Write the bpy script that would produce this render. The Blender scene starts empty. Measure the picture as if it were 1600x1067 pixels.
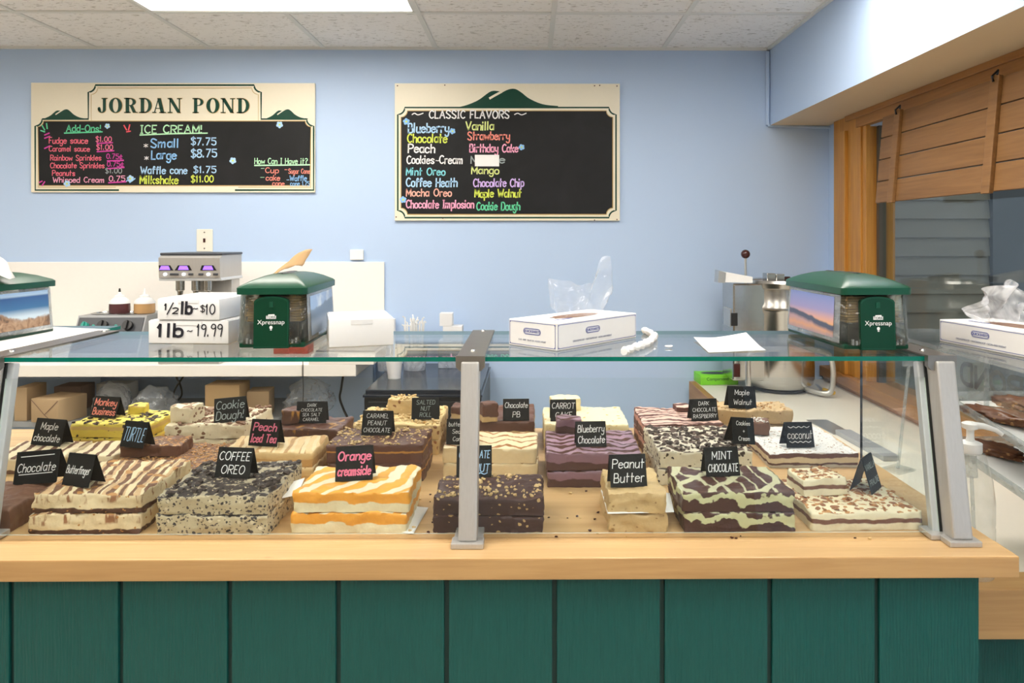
import bpy, bmesh, math, random
from mathutils import Vector, Matrix, noise
C = bpy.context.scene.collection
SC = bpy.context.scene
R = math.radians

# ------------------------------------------------------------------ camera, world, exposure, lamps
F, CX, CY, YAW, ZC = 1130.0, 838.0, 372.0, R(0.5), 1.486
cam = bpy.data.cameras.new('camera')
co = bpy.data.objects.new('camera', cam); C.objects.link(co)
co.location = (0, 0, ZC); co.rotation_euler = (R(90), 0, -YAW)
cam.sensor_width = 36; cam.lens = 36 * F / 1600
cam.shift_x = -(CX - 800) / 1600; cam.shift_y = -(533.5 - CY) / 1600
cam.clip_start = 0.05
SC.camera = co
SC.view_settings.view_transform = 'Standard'; SC.view_settings.look = 'None'
SC.view_settings.gamma = 1; SC.view_settings.use_curve_mapping = False
SC.view_settings.exposure = 0.8
SC.cycles.max_bounces = 10; SC.cycles.transparent_max_bounces = 24
SC.cycles.diffuse_bounces = 5; SC.cycles.glossy_bounces = 5
SC.cycles.caustics_reflective = False; SC.cycles.caustics_refractive = False
w = bpy.data.worlds.new('dusk'); SC.world = w; w.use_nodes = True
w.node_tree.nodes['Background'].inputs[0].default_value = (0.46, 0.46, 0.45, 1)
w.node_tree.nodes['Background'].inputs[1].default_value = 0.75
LAMP = 7.6            # radiance of the ceiling light diffusers

# ------------------------------------------------------------------ projection helpers (pixel of the photo -> world point)
_Fw = Vector((math.sin(YAW), math.cos(YAW), 0)); _Rt = Vector((math.cos(YAW), -math.sin(YAW), 0))
def ray(px, py): return _Fw + _Rt * ((px - CX) / F) + Vector((0, 0, (CY - py) / F))
def ground(px, py, z):
    d = ray(px, py); t = (z - ZC) / d.z; return Vector((0, 0, ZC)) + d * t
def at(px, py, Y):
    d = ray(px, py); return Vector((0, 0, ZC)) + d * (Y / d.y)
def onx(px, py, X):
    d = ray(px, py); return Vector((0, 0, ZC)) + d * (X / d.x)

# ------------------------------------------------------------------ node helper
class NT:
    def __init__(s, name):
        s.m = bpy.data.materials.new(name); s.m.use_nodes = True
        s.t = s.m.node_tree; s.n = s.t.nodes; s.b = s.n['Principled BSDF']; s.o = s.n['Material Output']
        s._c = None
    def L(s, a, b): s.t.links.new(a, b)
    def put(s, sock, v):
        if isinstance(v, bpy.types.NodeSocket): s.L(v, sock)
        elif v is not None:
            if sock.type == 'RGBA' and len(v) == 3: v = (*v, 1)
            sock.default_value = v
    def coord(s, k='Object'):
        if s._c is None: s._c = s.n.new('ShaderNodeTexCoord')
        return s._c.outputs[k]
    def map(s, scale=(1, 1, 1), rot=(0, 0, 0), loc=(0, 0, 0), vec=None):
        m = s.n.new('ShaderNodeMapping'); s.L(vec or s.coord(), m.inputs[0])
        m.inputs[1].default_value = loc; m.inputs[2].default_value = rot; m.inputs[3].default_value = scale
        return m.outputs[0]
    def noise(s, scale, detail=3, vec=None, dist=0.0, rough=.5):
        n = s.n.new('ShaderNodeTexNoise'); s.L(vec or s.coord(), n.inputs['Vector'])
        n.inputs['Scale'].default_value = scale; n.inputs['Detail'].default_value = detail
        n.inputs['Distortion'].default_value = dist; n.inputs['Roughness'].default_value = rough
        return n.outputs[0]
    def vor(s, scale, vec=None, feat='F1', rnd=1.0, out=0):
        n = s.n.new('ShaderNodeTexVoronoi'); s.L(vec or s.coord(), n.inputs['Vector'])
        n.feature = feat; n.inputs['Scale'].default_value = scale; n.inputs['Randomness'].default_value = rnd
        return n.outputs[out]
    def wave(s, scale, dist, vec=None, dscale=1.0, detail=2, kind='BANDS', d='X', prof='SIN'):
        n = s.n.new('ShaderNodeTexWave'); s.L(vec or s.coord(), n.inputs['Vector'])
        n.wave_type = kind; n.bands_direction = d; n.wave_profile = prof
        n.inputs['Scale'].default_value = scale; n.inputs['Distortion'].default_value = dist
        n.inputs['Detail'].default_value = detail; n.inputs['Detail Scale'].default_value = dscale
        return n.outputs['Fac']
    def ramp(s, f, stops, interp='LINEAR'):
        r = s.n.new('ShaderNodeValToRGB'); s.put(r.inputs[0], f); cr = r.color_ramp; cr.interpolation = interp
        while len(cr.elements) < len(stops): cr.elements.new(.5)
        for e, (p, c) in zip(cr.elements, stops):
            e.position = p
            if not hasattr(c, '__len__'): c = (c, c, c)
            e.color = (*c[:3], 1)
        return r.outputs[0]
    def mix(s, f, a, b):
        m = s.n.new('ShaderNodeMix'); m.data_type = 'RGBA'
        s.put(m.inputs[0], f); s.put(m.inputs[6], a); s.put(m.inputs[7], b); return m.outputs[2]
    def math(s, op, a, b=0.0, clamp=False):
        m = s.n.new('ShaderNodeMath'); m.operation = op; m.use_clamp = clamp
        s.put(m.inputs[0], a); s.put(m.inputs[1], b); return m.outputs[0]
    def sep(s, v=None):
        n = s.n.new('ShaderNodeSeparateXYZ'); s.L(v or s.coord(), n.inputs[0]); return n.outputs
    def bump(s, h, strength=.3, dist=.002):
        n = s.n.new('ShaderNodeBump'); n.inputs['Strength'].default_value = strength
        n.inputs['Distance'].default_value = dist; s.put(n.inputs['Height'], h); s.L(n.outputs[0], s.b.inputs['Normal'])
    def fin(s, color=None, rough=.5, metal=0, spec=None, coat=0, trans=None, sub=0):
        s.put(s.b.inputs['Base Color'], color); s.put(s.b.inputs['Roughness'], rough); s.put(s.b.inputs['Metallic'], metal)
        if spec is not None: s.b.inputs['Specular IOR Level'].default_value = spec
        if coat: s.b.inputs['Coat Weight'].default_value = coat; s.b.inputs['Coat Roughness'].default_value = .15
        if trans is not None: s.b.inputs['Transmission Weight'].default_value = trans
        return s.m
def flat(name, col, rough=.5, metal=0, spec=None, coat=0):
    n = NT(name); v = n.noise(60, 2); return n.fin(n.mix(n.math('MULTIPLY', v, .12), col, tuple(c * .75 for c in col)), rough, metal, spec, coat)
def emit(name, col, strength):
    n = NT(name); n.b.inputs['Base Color'].default_value = (*col, 1)
    n.b.inputs['Emission Color'].default_value = (*col, 1); n.b.inputs['Emission Strength'].default_value = strength; return n.m
def clear(name, tint=(1, 1, 1), ior=1.5, rough=0.0, haze=0.0, hazecol=(1, 1, 1), gloss=1.0):
    """thin clear sheet: fresnel mirror over transparency, with optional milky scatter"""
    n = NT(name); n.n.remove(n.b)
    tr = n.n.new('ShaderNodeBsdfTransparent'); tr.inputs[0].default_value = (*tint, 1)
    gl = n.n.new('ShaderNodeBsdfGlossy'); gl.inputs['Roughness'].default_value = rough
    ge = n.n.new('ShaderNodeNewGeometry'); dt = n.n.new('ShaderNodeVectorMath'); dt.operation = 'DOT_PRODUCT'
    n.L(ge.outputs['Normal'], dt.inputs[0]); n.L(ge.outputs['Incoming'], dt.inputs[1])
    r0 = ((ior - 1) / (ior + 1)) ** 2; gr = n.math('POWER', n.math('SUBTRACT', 1.0, n.math('ABSOLUTE', dt.outputs['Value'])), 5.0)
    fac = n.math('MULTIPLY', n.math('ADD', n.math('MULTIPLY', gr, 1 - r0), r0), gloss, True)
    base = tr.outputs[0]
    if haze:
        df = n.n.new('ShaderNodeBsdfTranslucent'); df.inputs[0].default_value = (*hazecol, 1)
        d2 = n.n.new('ShaderNodeBsdfDiffuse'); d2.inputs[0].default_value = (*hazecol, 1)
        a = n.n.new('ShaderNodeMixShader'); a.inputs[0].default_value = .6; n.L(df.outputs[0], a.inputs[1]); n.L(d2.outputs[0], a.inputs[2])
        mx = n.n.new('ShaderNodeMixShader'); n.L(base, mx.inputs[1]); n.L(a.outputs[0], mx.inputs[2])
        hz = n.math('MULTIPLY', n.ramp(n.noise(14, 4, dist=1.5), [(.3, .35), (.7, 1.0)]), haze); n.put(mx.inputs[0], hz)
        base = mx.outputs[0]
    m2 = n.n.new('ShaderNodeMixShader'); n.put(m2.inputs[0], fac); n.L(base, m2.inputs[1]); n.L(gl.outputs[0], m2.inputs[2])
    n.L(m2.outputs[0], n.o.inputs[0]); return n.m

# ------------------------------------------------------------------ mesh helpers
def BM(): return bmesh.new()
def box(bm, c, s, rot=None, bev=0, seg=2, mi=0):
    """box centred at c, size s"""
    m = Matrix.Translation(c) @ (rot.to_4x4() if rot else Matrix()) @ Matrix.Diagonal((*s, 1))
    r = bmesh.ops.create_cube(bm, size=1, matrix=m)
    fs = set(f for v in r['verts'] for f in v.link_faces)
    for f in fs: f.material_index = mi
    if bev:
        es = list(set(e for v in r['verts'] for e in v.link_edges))
        bmesh.ops.bevel(bm, geom=es, offset=bev, segments=seg, affect='EDGES', profile=.6)
    return bm
def bb(bm, x0, x1, y0, y1, z0, z1, bev=0, seg=2, mi=0):
    return box(bm, ((x0 + x1) / 2, (y0 + y1) / 2, (z0 + z1) / 2), (x1 - x0, y1 - y0, z1 - z0), None, bev, seg, mi)
def tube(bm, pts, r, n=10, cap=True, closed=False):
    pts = [Vector(p) for p in pts]; rings = []; up = Vector((.13, .21, .97)); N = len(pts)
    for i, p in enumerate(pts):
        a = pts[i - 1] if (i > 0 or closed) else p; b = pts[(i + 1) % N] if (i < N - 1 or closed) else p
        t = (b - a).normalized()
        if abs(t.dot(up)) > .95: up = Vector((.9, .3, .1))
        x = t.cross(up).normalized(); y = t.cross(x)
        rr = r[i] if hasattr(r, '__len__') else r
        rings.append([bm.verts.new(p + x * rr * math.cos(2 * math.pi * k / n) + y * rr * math.sin(2 * math.pi * k / n)) for k in range(n)])
    for i in range(N if closed else N - 1):
        A, B = rings[i], rings[(i + 1) % N]
        for k in range(n): bm.faces.new((A[k], A[(k + 1) % n], B[(k + 1) % n], B[k]))
    if cap and not closed:
        bm.faces.new(rings[0][::-1]); bm.faces.new(rings[-1])
    return bm
def lathe(bm, prof, c=(0, 0, 0), n=40, mi=0):
    c = Vector(c); rings = []
    for r, z in prof:
        if r < 1e-6: rings.append([bm.verts.new(c + Vector((0, 0, z)))])
        else: rings.append([bm.verts.new(c + Vector((r * math.cos(2 * math.pi * k / n), r * math.sin(2 * math.pi * k / n), z))) for k in range(n)])
    for A, B in zip(rings, rings[1:]):
        for k in range(n):
            q = [A[k % len(A)], A[(k + 1) % len(A)], B[(k + 1) % len(B)], B[k % len(B)]]
            q = list(dict.fromkeys(q))
            if len(q) > 2:
                f = bm.faces.new(q); f.material_index = mi
    return bm
def prism(bm, pts2, y0, y1, fr=lambda x, y, z: (x, y, z), mi=0):
    """extrude polygon (x,z) from y0 to y1"""
    a = [bm.verts.new(fr(x, y0, z)) for x, z in pts2]; b = [bm.verts.new(fr(x, y1, z)) for x, z in pts2]
    n = len(pts2)
    fs = [bm.faces.new(a), bm.faces.new(b[::-1])] + [bm.faces.new((a[i], b[i], b[(i + 1) % n], a[(i + 1) % n])) for i in range(n)]
    for f in fs: f.material_index = mi
    return bm
def catmull(pts, k=5):
    if len(pts) < 3: return pts
    P = [pts[0]] + list(pts) + [pts[-1]]; out = []
    if pts[0] == pts[-1]: P[0] = pts[-2]; P[-1] = pts[1]
    for i in range(1, len(P) - 2):
        p0, p1, p2, p3 = P[i - 1:i + 3]
        for j in range(k):
            t = j / k
            out.append(tuple(.5 * (2 * b + (c - a) * t + (2 * a - 5 * b + 4 * c - d) * t * t + (3 * b - a - 3 * c + d) * t ** 3) for a, b, c, d in zip(p0, p1, p2, p3)))
    out.append(pts[-1]); return out
def ribbon(bm, pts, wd, fr):
    """flat stroke of width wd along 2-D pts; fr maps (x,z) to 3-D"""
    n = len(pts); L = []; Rr = []
    closed = n > 2 and math.dist(pts[0], pts[-1]) < 1e-7
    for i in range(n):
        a = pts[i - 1] if i else (pts[-2] if closed else pts[0]); b = pts[i + 1] if i < n - 1 else (pts[1] if closed else pts[-1])
        dx, dz = b[0] - a[0], b[1] - a[1]; l = math.hypot(dx, dz) or 1; nx, nz = -dz / l * wd / 2, dx / l * wd / 2
        x, z = pts[i]
        if not closed and i in (0, n - 1):
            s = -1 if i == 0 else 1; x += s * dx / l * wd * .35; z += s * dz / l * wd * .35
        L.append(bm.verts.new(fr(x + nx, z + nz))); Rr.append(bm.verts.new(fr(x - nx, z - nz)))
    for i in range(n - 1): bm.faces.new((L[i], L[i + 1], Rr[i + 1], Rr[i]))
def poly(bm, pts, fr): bm.faces.new([bm.verts.new(fr(x, z)) for x, z in pts])
def obj(name, bm, mat, parent=None, smooth=False, loc=None, ang=40):
    me = bpy.data.meshes.new(name)
    bmesh.ops.recalc_face_normals(bm, faces=bm.faces[:]); bm.to_mesh(me); bm.free()
    for m in (mat if isinstance(mat, (list, tuple)) else [mat]): me.materials.append(m)
    if smooth:
        me.polygons.foreach_set('use_smooth', [True] * len(me.polygons))
        if ang < 179: me.set_sharp_from_angle(angle=R(ang))
    o = bpy.data.objects.new(name, me); C.objects.link(o)
    if parent: o.parent = parent
    if loc is not None: o.location = loc
    return o
def tag(o, label=None, cat=None, group=None, kind=None):
    if label: o['label'] = label
    if cat: o['category'] = cat
    if group: o['group'] = group
    if kind: o['kind'] = kind
    return o
def thing(name, label, cat, loc=(0, 0, 0), rz=0, group=None):
    o = bpy.data.objects.new(name, None); C.objects.link(o); o.location = loc; o.rotation_euler = (0, 0, rz)
    o.empty_display_size = .05
    return tag(o, label, cat, group)
def struct(name, bm, mat, parent=None, smooth=False, loc=None):
    o = obj(name, bm, mat, parent, smooth, loc); o['kind'] = 'structure'; return o
def text(name, s, size, mat, parent, M, align='CENTER'):
    cu = bpy.data.curves.new(name, 'FONT'); cu.body = s; cu.size = size; cu.align_x = align; cu.align_y = 'CENTER'; cu.extrude = .0002
    tmp = bpy.data.objects.new('tmp', cu); C.objects.link(tmp); dg = bpy.context.evaluated_depsgraph_get()
    me = bpy.data.meshes.new_from_object(tmp.evaluated_get(dg)); bpy.data.objects.remove(tmp); bpy.data.curves.remove(cu)
    me.name = name; me.materials.clear(); me.materials.append(mat); o = bpy.data.objects.new(name, me); C.objects.link(o); o.parent = parent; o.matrix_local = M; return o

# ------------------------------------------------------------------ hand lettering (single-stroke alphabet: x digit, y letter a=-3 .. m=9)
GL = {
'A': (6, '-0d3l6d -1g5g'), 'B': (5, '-0d0l 0l3l4k4i3h0h 0h4h5g5e4d0d'), 'C': (5, '5k3l1k0i0g1e3d5e'), 'D': (5, '-0d0l 0l3l5j5f3d0d'),
'E': (4, '-4l0l0d4d -0h3h'), 'F': (4, '-4l0l0d -0h3h'), 'G': (5, '5k3l1k0i0g1e3d5e5g -5g3g'), 'H': (5, '-0d0l -5d5l -0h5h'),
'I': (2, '-0l2l -1l1d -0d2d'), 'K': (5, '-0d0l -5l0g -1h5d'), 'L': (4, '-0l0d4d'), 'M': (6, '-0d0l3f6l6d'), 'N': (5, '-0d0l5d5l'),
'O': (6, '3l1k0i0g1e3d5e6g6i5k3l'), 'P': (5, '-0d0l 0l3l5k5i3h0h'), 'R': (5, '-0d0l 0l3l5k5i3h0h -2h5d'), 'S': (5, '5k3l1l0j1i4g5f4d2d0e'),
'T': (6, '-0l6l -3l3d'), 'U': (5, '0l0f1d4d5f5l'), 'V': (6, '-0l3d6l'), 'W': (8, '-0l2d4j6d8l'), 'Y': (6, '-0l3h6l -3h3d'), 'J': (4, '4l4f3d1d0f'),
'a': (4, '4h2i0h0e2d4f -4i4d'), 'b': (4, '-0l0d 0h2i4h4e2d0e'), 'c': (4, '4h2i0h0e2d4e'), 'd': (4, '4h2i0h0e2d4e -4l4d'), 'e': (4, '0g4g4h2i0h0e2d4e'),
'f': (3, '3k2l1k1h1d -0i3i'), 'g': (4, '4h2i0h0e2d4e 4i4f4c3a1a0b'), 'h': (4, '-0l0d 0g2i4h4f4d'), 'i': (1, '-0i0d -0k0l'), 'k': (4, '-0l0d -4i0f -1g4d'),
'l': (1, '-0l0d'), 'm': (7, '-0d0i 0g2i3h3d 3g5i6h6d'), 'n': (4, '-0d0i 0g2i4h4d'), 'o': (4, '2i0h0e2d4e4h2i'), 'p': (4, '-0i0a 0h2i4h4e2d0e'),
'r': (3, '-0d0i 0g1i3i'), 's': (4, '4h2i0h1g3f4e2d0e'), 't': (3, '-1l1d -0i3i'), 'u': (4, '0i0e2d4f -4i4d'), 'v': (4, '-0i2d4i'), 'w': (6, '-0i1d3h5d6i'),
'y': (4, '0i0f2e4f 4i4f4c3a1a0b'), '0': (4, '2l0j0f2d4f4j2l'), '1': (2, '-0j1l1d'), '2': (4, '0k2l4k4i0d -0d4d'), '5': (4, '-4l0l0i 0i2i4h4e2d0e'),
'7': (4, '-0l4l1d'), '8': (4, '2l0k1i4g4e2d0e0g3i4k2l'), '9': (4, '4j2i0j1l3l4j3d'), '$': (4, '4k2l0k1i4g4e2d0e -2m2c'), '.': (1, '-0d0e'), '-': (3, '-0g3g'),
'!': (1, '-0l0h -0e0d'), '~': (5, '0g1h3g5h'), '+': (4, '-2e2i -0g4g'), '?': (4, '0k2l4k4i2h2f -2d2e'), 'c|': (4, ''), '*': (4, '-0e4i -0i4e -2d2j'),
'/': (4, '-0d4l'), ' ': (3, ''), "'": (1, '-0l0j'), '^': (4, '4h2i0h0e2d4e -2k2c')}
def letter(s, x, z, size, wd, fr, bm=None, slant=0, fit=None, seed=0):
    """writes s with cap height `size` from (x,z); fit = total width"""
    bm = bm or BM(); u = size / 8; rnd = random.Random(s + str(seed))
    adv = sum(GL[c][0] + 2 for c in s) - 2
    ux = fit / adv if fit else u
    cx = x
    for c in s:
        a, st = GL[c]; jz = rnd.uniform(-.25, .25) * u
        for k in st.split():
            straight = k[0] == '-'; k = k.lstrip('-')
            pts = [(int(k[i]), ord(k[i + 1]) - 100) for i in range(0, len(k), 2)]
            if not straight: pts = catmull(pts, 5)
            pts = [(cx + p[0] * ux + slant * p[1] * u, z + p[1] * u + jz) for p in pts]
            for seg in ([pts[i:i + 2] for i in range(len(pts) - 1)] if straight else [pts]): ribbon(bm, seg, wd, fr)
        cx += (a + 2) * ux
    return bm
def adv(s): return sum(GL[c][0] + 2 for c in s) - 2

# ------------------------------------------------------------------ materials
M = {}
def wood(name, c1, c2, axis='X', scale=1.0, rough=.42, coat=0.0, strips=0):
    n = NT(name); sc = {'X': (1.2, 22, 22), 'Y': (22, 1.2, 22), 'Z': (22, 22, 1.2)}[axis]
    v = n.map(tuple(k * scale for k in sc)); g = n.noise(1.6, 6, v, 1.2, .6); g2 = n.noise(7, 3, v)
    f = n.math('ADD', n.math('MULTIPLY', g, .8), n.math('MULTIPLY', g2, .25))
    kn = n.ramp(n.vor(2.3, n.map(tuple(1.6 if k < 10 else 3.5 for k in sc))), [(.0, 1), (.05, 0)])
    col = n.ramp(f, [(.32, c2), (.62, c1), (.8, tuple(min(1, k * 1.1) for k in c1))])
    if strips:
        wn = n.n.new('ShaderNodeTexWhiteNoise'); wn.noise_dimensions = '1D'; n.put(wn.inputs['W'], n.math('FLOOR', n.math('MULTIPLY', n.sep()[1], strips)))
        col = n.mix(n.math('MULTIPLY', wn.outputs['Value'], .55), col, tuple(k * .80 for k in c2))
    n.bump(f, .12, .001); return n.fin(n.mix(n.math('MULTIPLY', kn, .5), col, tuple(k * .45 for k in c2)), rough, 0, None, coat)
M['maple'] = wood('maple_worktop', (.71, .48, .24), (.60, .37, .165), 'X', rough=.33, strips=24)
M['maple_edge'] = wood('maple_edge', (.50, .30, .12), (.40, .22, .08), 'X', rough=.38)
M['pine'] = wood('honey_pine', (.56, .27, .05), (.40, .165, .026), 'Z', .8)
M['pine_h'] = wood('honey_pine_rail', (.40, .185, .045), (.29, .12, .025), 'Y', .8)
M['blind'] = wood('blind_wood', (.25, .125, .042), (.16, .075, .022), 'Y', .7, .5)
n = NT('blue_paint'); n.bump(n.noise(260, 2), .06, .001)
M['blue'] = n.fin(n.mix(n.noise(1.5, 2), (.46, .60, .83), (.48, .62, .84)), .55)
n = NT('soffit_cream_bounce'); n.bump(n.noise(200, 2), .05, .001); M['cream_bounce'] = n.fin(n.mix(n.noise(2, 2), (.66, .52, .33), (.70, .55, .36)), .6)  # cream underside; warm bounce from the wood is put into the colour
n = NT('ceiling_tile'); v1 = n.noise(34, 4, n.map((1, 3, 1)), .6)
pit = n.ramp(v1, [(.34, 0), (.40, 1)]); fine = n.noise(220, 2)
n.bump(n.math('ADD', pit, n.math('MULTIPLY', fine, .3)), .5, .003)
M['tile'] = n.fin(n.mix(pit, (.50, .48, .44), n.mix(fine, (.86, .85, .83), (.90, .89, .87))), .9)
M['tee'] = flat('white_tee_metal', (.74, .75, .72), .5)
M['white_lam'] = flat('white_laminate', (.84, .81, .74), .35)
M['cream_lam'] = flat('cream_laminate', (.80, .75, .64), .4)
M['white_panel'] = flat('white_wall_panel', (.88, .86, .82), .4)
n = NT('green_siding_paint'); v = n.map((38, 38, 5)); g = n.noise(2.2, 5, v, .8, .65); g2 = n.wave(4, 7, n.map((12, 12, 1.6)), 1.4)
n.bump(n.math('ADD', g, n.math('MULTIPLY', g2, .35)), .55, .003)
M['siding'] = n.fin(n.mix(g, (.003, .068, .062), (.005, .094, .083)), .42, 0, .3)
M['groove'] = flat('green_groove', (.004, .035, .032), .6)
M['floor'] = flat('pale_floor', (.62, .56, .47), .5); M['white_wall'] = flat('tan_wall_paint', (.34, .31, .27), .6)
n = NT('brushed_aluminium'); v = n.noise(3, 3, n.map((90, 90, 3))); M['alu'] = n.fin(n.mix(v, (.46, .45, .43), (.54, .53, .51)), .36, .45)
M['alu_light'] = flat('aluminium_trim', (.70, .74, .78), .35, .4)
n = NT('cap_metal'); M['cap'] = n.fin(n.mix(n.noise(40, 2), (.24, .22, .20), (.30, .28, .25)), .28, .8)
M['gasket'] = flat('black_rubber', (.015, .018, .018), .5)
M['glass'] = clear('clear_glass', (.965, .985, .98))
n = NT('glass_edge'); M['glass_edge'] = n.fin(n.mix(n.noise(8, 2, n.map((4, .2, .2))), (.0, .11, .08), (.0, .16, .115)), .12, 0, .4)
n = NT('pale_edge'); M['pale_edge'] = n.fin(n.mix(n.noise(30, 2), (.62, .74, .70), (.75, .84, .80)), .2)
M['acrylic'] = clear('clear_acrylic', (.97, .985, .985), 1.49, .02, .06)
M['window_glass'] = clear('window_glass', (.90, .95, .94), 1.6)
M['black'] = flat('black_plastic', (.012, .012, .013), .35)
M['black_top'] = flat('black_gloss_top', (.016, .02, .03), .16)
M['dark'] = flat('dark_grey', (.05, .055, .065), .4)
M['grey'] = flat('grey_plastic', (.34, .35, .36), .4)
n = NT('slate_card'); M['card'] = n.fin(n.mix(n.noise(90, 3), (.004, .0045, .005), (.010, .011, .012)), .5, 0, .2)
n = NT('chalkboard'); M['chalk'] = n.fin(n.mix(n.noise(5, 5, dist=1.0), (.007, .0075, .0085), (.020, .0205, .022)), .5, 0, .2)
M['sign_cream'] = flat('sign_cream', (.83, .77, .61), .4)
M['sign_green'] = flat('sign_green', (.003, .050, .030), .4, 0, .25)
M['gold'] = flat('gold_line', (.52, .36, .13), .4)
M['white'] = flat('white_paper', (.86, .86, .85), .6)
M['carton'] = flat('white_carton', (.82, .82, .82), .55)
M['offwhite'] = flat('offwhite_plastic', (.82, .78, .68), .4)
M['kraft'] = flat('kraft_cardboard', (.50, .34, .19), .8)
M['kraft_light'] = flat('kraft_napkin', (.44, .28, .13), .8)
M['kraft_dark'] = flat('dark_cardboard', (.22, .13, .09), .8)
M['ink_blue'] = flat('blue_print', (.05, .08, .36), .5)
M['ink_grey'] = flat('grey_print', (.30, .32, .42), .5)
M['ink_black'] = flat('black_marker', (.012, .012, .02), .5)
M['red'] = flat('red_plastic', (.62, .09, .06), .4)
M['lime'] = flat('lime_card', (.20, .66, .02), .5)
M['disp_green'] = flat('dark_green_plastic', (.0015, .040, .018), .3, 0, .3)
M['disp_lid'] = flat('green_lid_plastic', (.003, .062, .032), .32, 0, .4)
M['smoke'] = clear('smoky_plastic', (.84, .86, .83), 1.45, .06, .07, (.75, .76, .75))
M['frost'] = clear('frosted_plastic', (.86, .88, .88), 1.45, .1, .35, (.85, .87, .87))
n = NT('stainless'); v = n.noise(4, 3, n.map((3, 3, 90))); n.bump(v, .05, .0006); M['steel'] = n.fin(n.mix(v, (.46, .45, .43), (.60, .59, .56)), .20, 1)
M['steel_sat'] = flat('satin_steel', (.62, .61, .58), .32, .9)
M['poly'] = clear('clear_polybag', (.97, .98, 1.0), 1.45, .12, .30, (.93, .95, .98), .9)
M['poly_white'] = clear('milky_polybag', (.95, .96, .97), 1.45, .15, .72, (.95, .95, .96), .9)
M['tub'] = clear('milky_tub', (.92, .94, .96), 1.45, .12, .55, (.85, .88, .93), .8)
M['bottle'] = clear('clear_pet', (.95, .96, .95), 1.45, .05, .20, (.95, .95, .93), 1.0)
M['syrup_dark'] = flat('dark_syrup', (.10, .035, .04), .25)
M['syrup_tan'] = flat('caramel_syrup', (.60, .36, .16), .25)
M['purple_lcd'] = emit('purple_display', (.22, .10, .85), 1.1)
M['led'] = emit('white_led', (.85, .9, 1), 2.5)
M['teal'] = flat('teal_knob', (.02, .30, .24), .4)
M['yellow'] = flat('yellow_handle', (.72, .45, .05), .5)
M['maroon'] = flat('brown_knob', (.055, .014, .012), .2)
INK = {k: flat('chalk_' + k, c, .7) for k, c in dict(white=(.85, .85, .85), pink=(.85, .16, .24), hotpink=(.86, .20, .34), magenta=(.60, .05, .36), blue=(.26, .52, .86),
       sky=(.42, .66, .92), cyan=(.22, .66, .74), yellow=(.66, .76, .10), lemon=(.74, .82, .30), green=(.12, .62, .34), mint=(.50, .86, .55), lilac=(.64, .46, .86),
       coral=(.88, .28, .22), rose=(.92, .40, .58), grey=(.34, .40, .40), red=(.85, .10, .14), peach=(.90, .45, .36)).items()}

# ------------------------------------------------------------------ room shell
YB, XR, ZCEIL, XL, YF = 3.92, 1.625, 2.516, -3.9, -2.6
XS, ZS = 1.30, 2.097            # soffit face and underside
def sbox(name, x0, x1, y0, y1, z0, z1, mat, **k):
    return struct(name, bb(BM(), x0, x1, y0, y1, z0, z1, k.pop('bev', 0)), mat)
sbox('floor', XL, XR + .1, YF, YB, -.06, 0, M['floor'])
sbox('wall_back', XL - .1, XR + .12, YB, YB + .12, 0, 2.75, M['blue'])
sbox('wall_left', XL - .12, XL, YF, YB, 0, 2.75, M['white_wall'])
sbox('wall_front', XL - .1, XR + .12, YF - .12, YF, 0, 2.75, M['white_wall'])
WY0, WY1, WZ0, WZ1 = .9, 3.50, .744, 2.02
bm = BM()
bb(bm, XR, XR + .12, YF, WY0, 0, 2.75); bb(bm, XR, XR + .12, WY1, YB, 0, 2.75)
bb(bm, XR, XR + .12, WY0, WY1, 0, WZ0); bb(bm, XR, XR + .12, WY0, WY1, WZ1, 2.75)
struct('wall_right', bm, M['blue'])
# soffit: blue face, cream underside tinted with bounce light from the wood
bm = BM(); bb(bm, XS, XR, YF, YB, ZS, ZCEIL + .02)
for f in bm.faces:
    f.normal_update()
    if f.normal.z < -.5: f.material_index = 1
struct('soffit', bm, [M['blue'], M['cream_bounce']])
# ceiling with recessed openings for the light panels
TX = [-2.95, -2.34, -1.73, -1.115, -.51, .108, .72, 1.30]
TYS = [3.92, 3.30, 2.69, 2.08, 1.47, .86, .25, -.36, -.97, -1.58, -2.19, -2.6]
LIGHTS = [(-1.73, -.51, 2.69, 3.30), (.108, 1.30, 2.08, 2.69), (-1.73, -.51, .86, 1.47), (.108, 1.30, .25, .86), (-3.56, -2.34, 2.08, 2.69),
          (-1.73, -.51, -.97, -.36), (.108, 1.30, -1.58, -.97), (-3.56, -2.34, .25, .86)]
TX = [-3.9, -3.56] + TX
bm = BM()
for i in range(len(TX) - 1):
    for j in range(len(TYS) - 1):
        x0, x1, y1, y0 = TX[i], TX[i + 1], TYS[j], TYS[j + 1]
        if any(a - .01 < x0 and x1 < b + .01 and c - .01 < y0 and y1 < d + .01 for a, b, c, d in LIGHTS): continue
        bb(bm, x0, x1, y0, y1, ZCEIL, ZCEIL + .015)
ceil = struct('ceiling', bm, M['tile'])
bm = BM(); TW = .012
for x in TX[1:-1]:
    for j in range(len(TYS) - 1):
        y1, y0 = TYS[j], TYS[j + 1]
        if any(a + .01 < x < b - .01 and c - .01 < y0 and y1 < d + .01 for a, b, c, d in LIGHTS): continue
        bb(bm, x - TW, x + TW, y0, y1, ZCEIL - .006, ZCEIL + .001)
for y in TYS[1:-1]:
    bb(bm, XL, XS, y - TW, y + TW, ZCEIL - .0065, ZCEIL + .001)
bb(bm, XL, XS, YB - .022, YB, ZCEIL - .012, ZCEIL); bb(bm, XS - .02, XS, YF, YB, ZCEIL - .012, ZCEIL)
struct('trim_1', bm, M['tee'])
lamp_mat = emit('light_diffuser', (1, .94, .86), LAMP)
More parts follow.
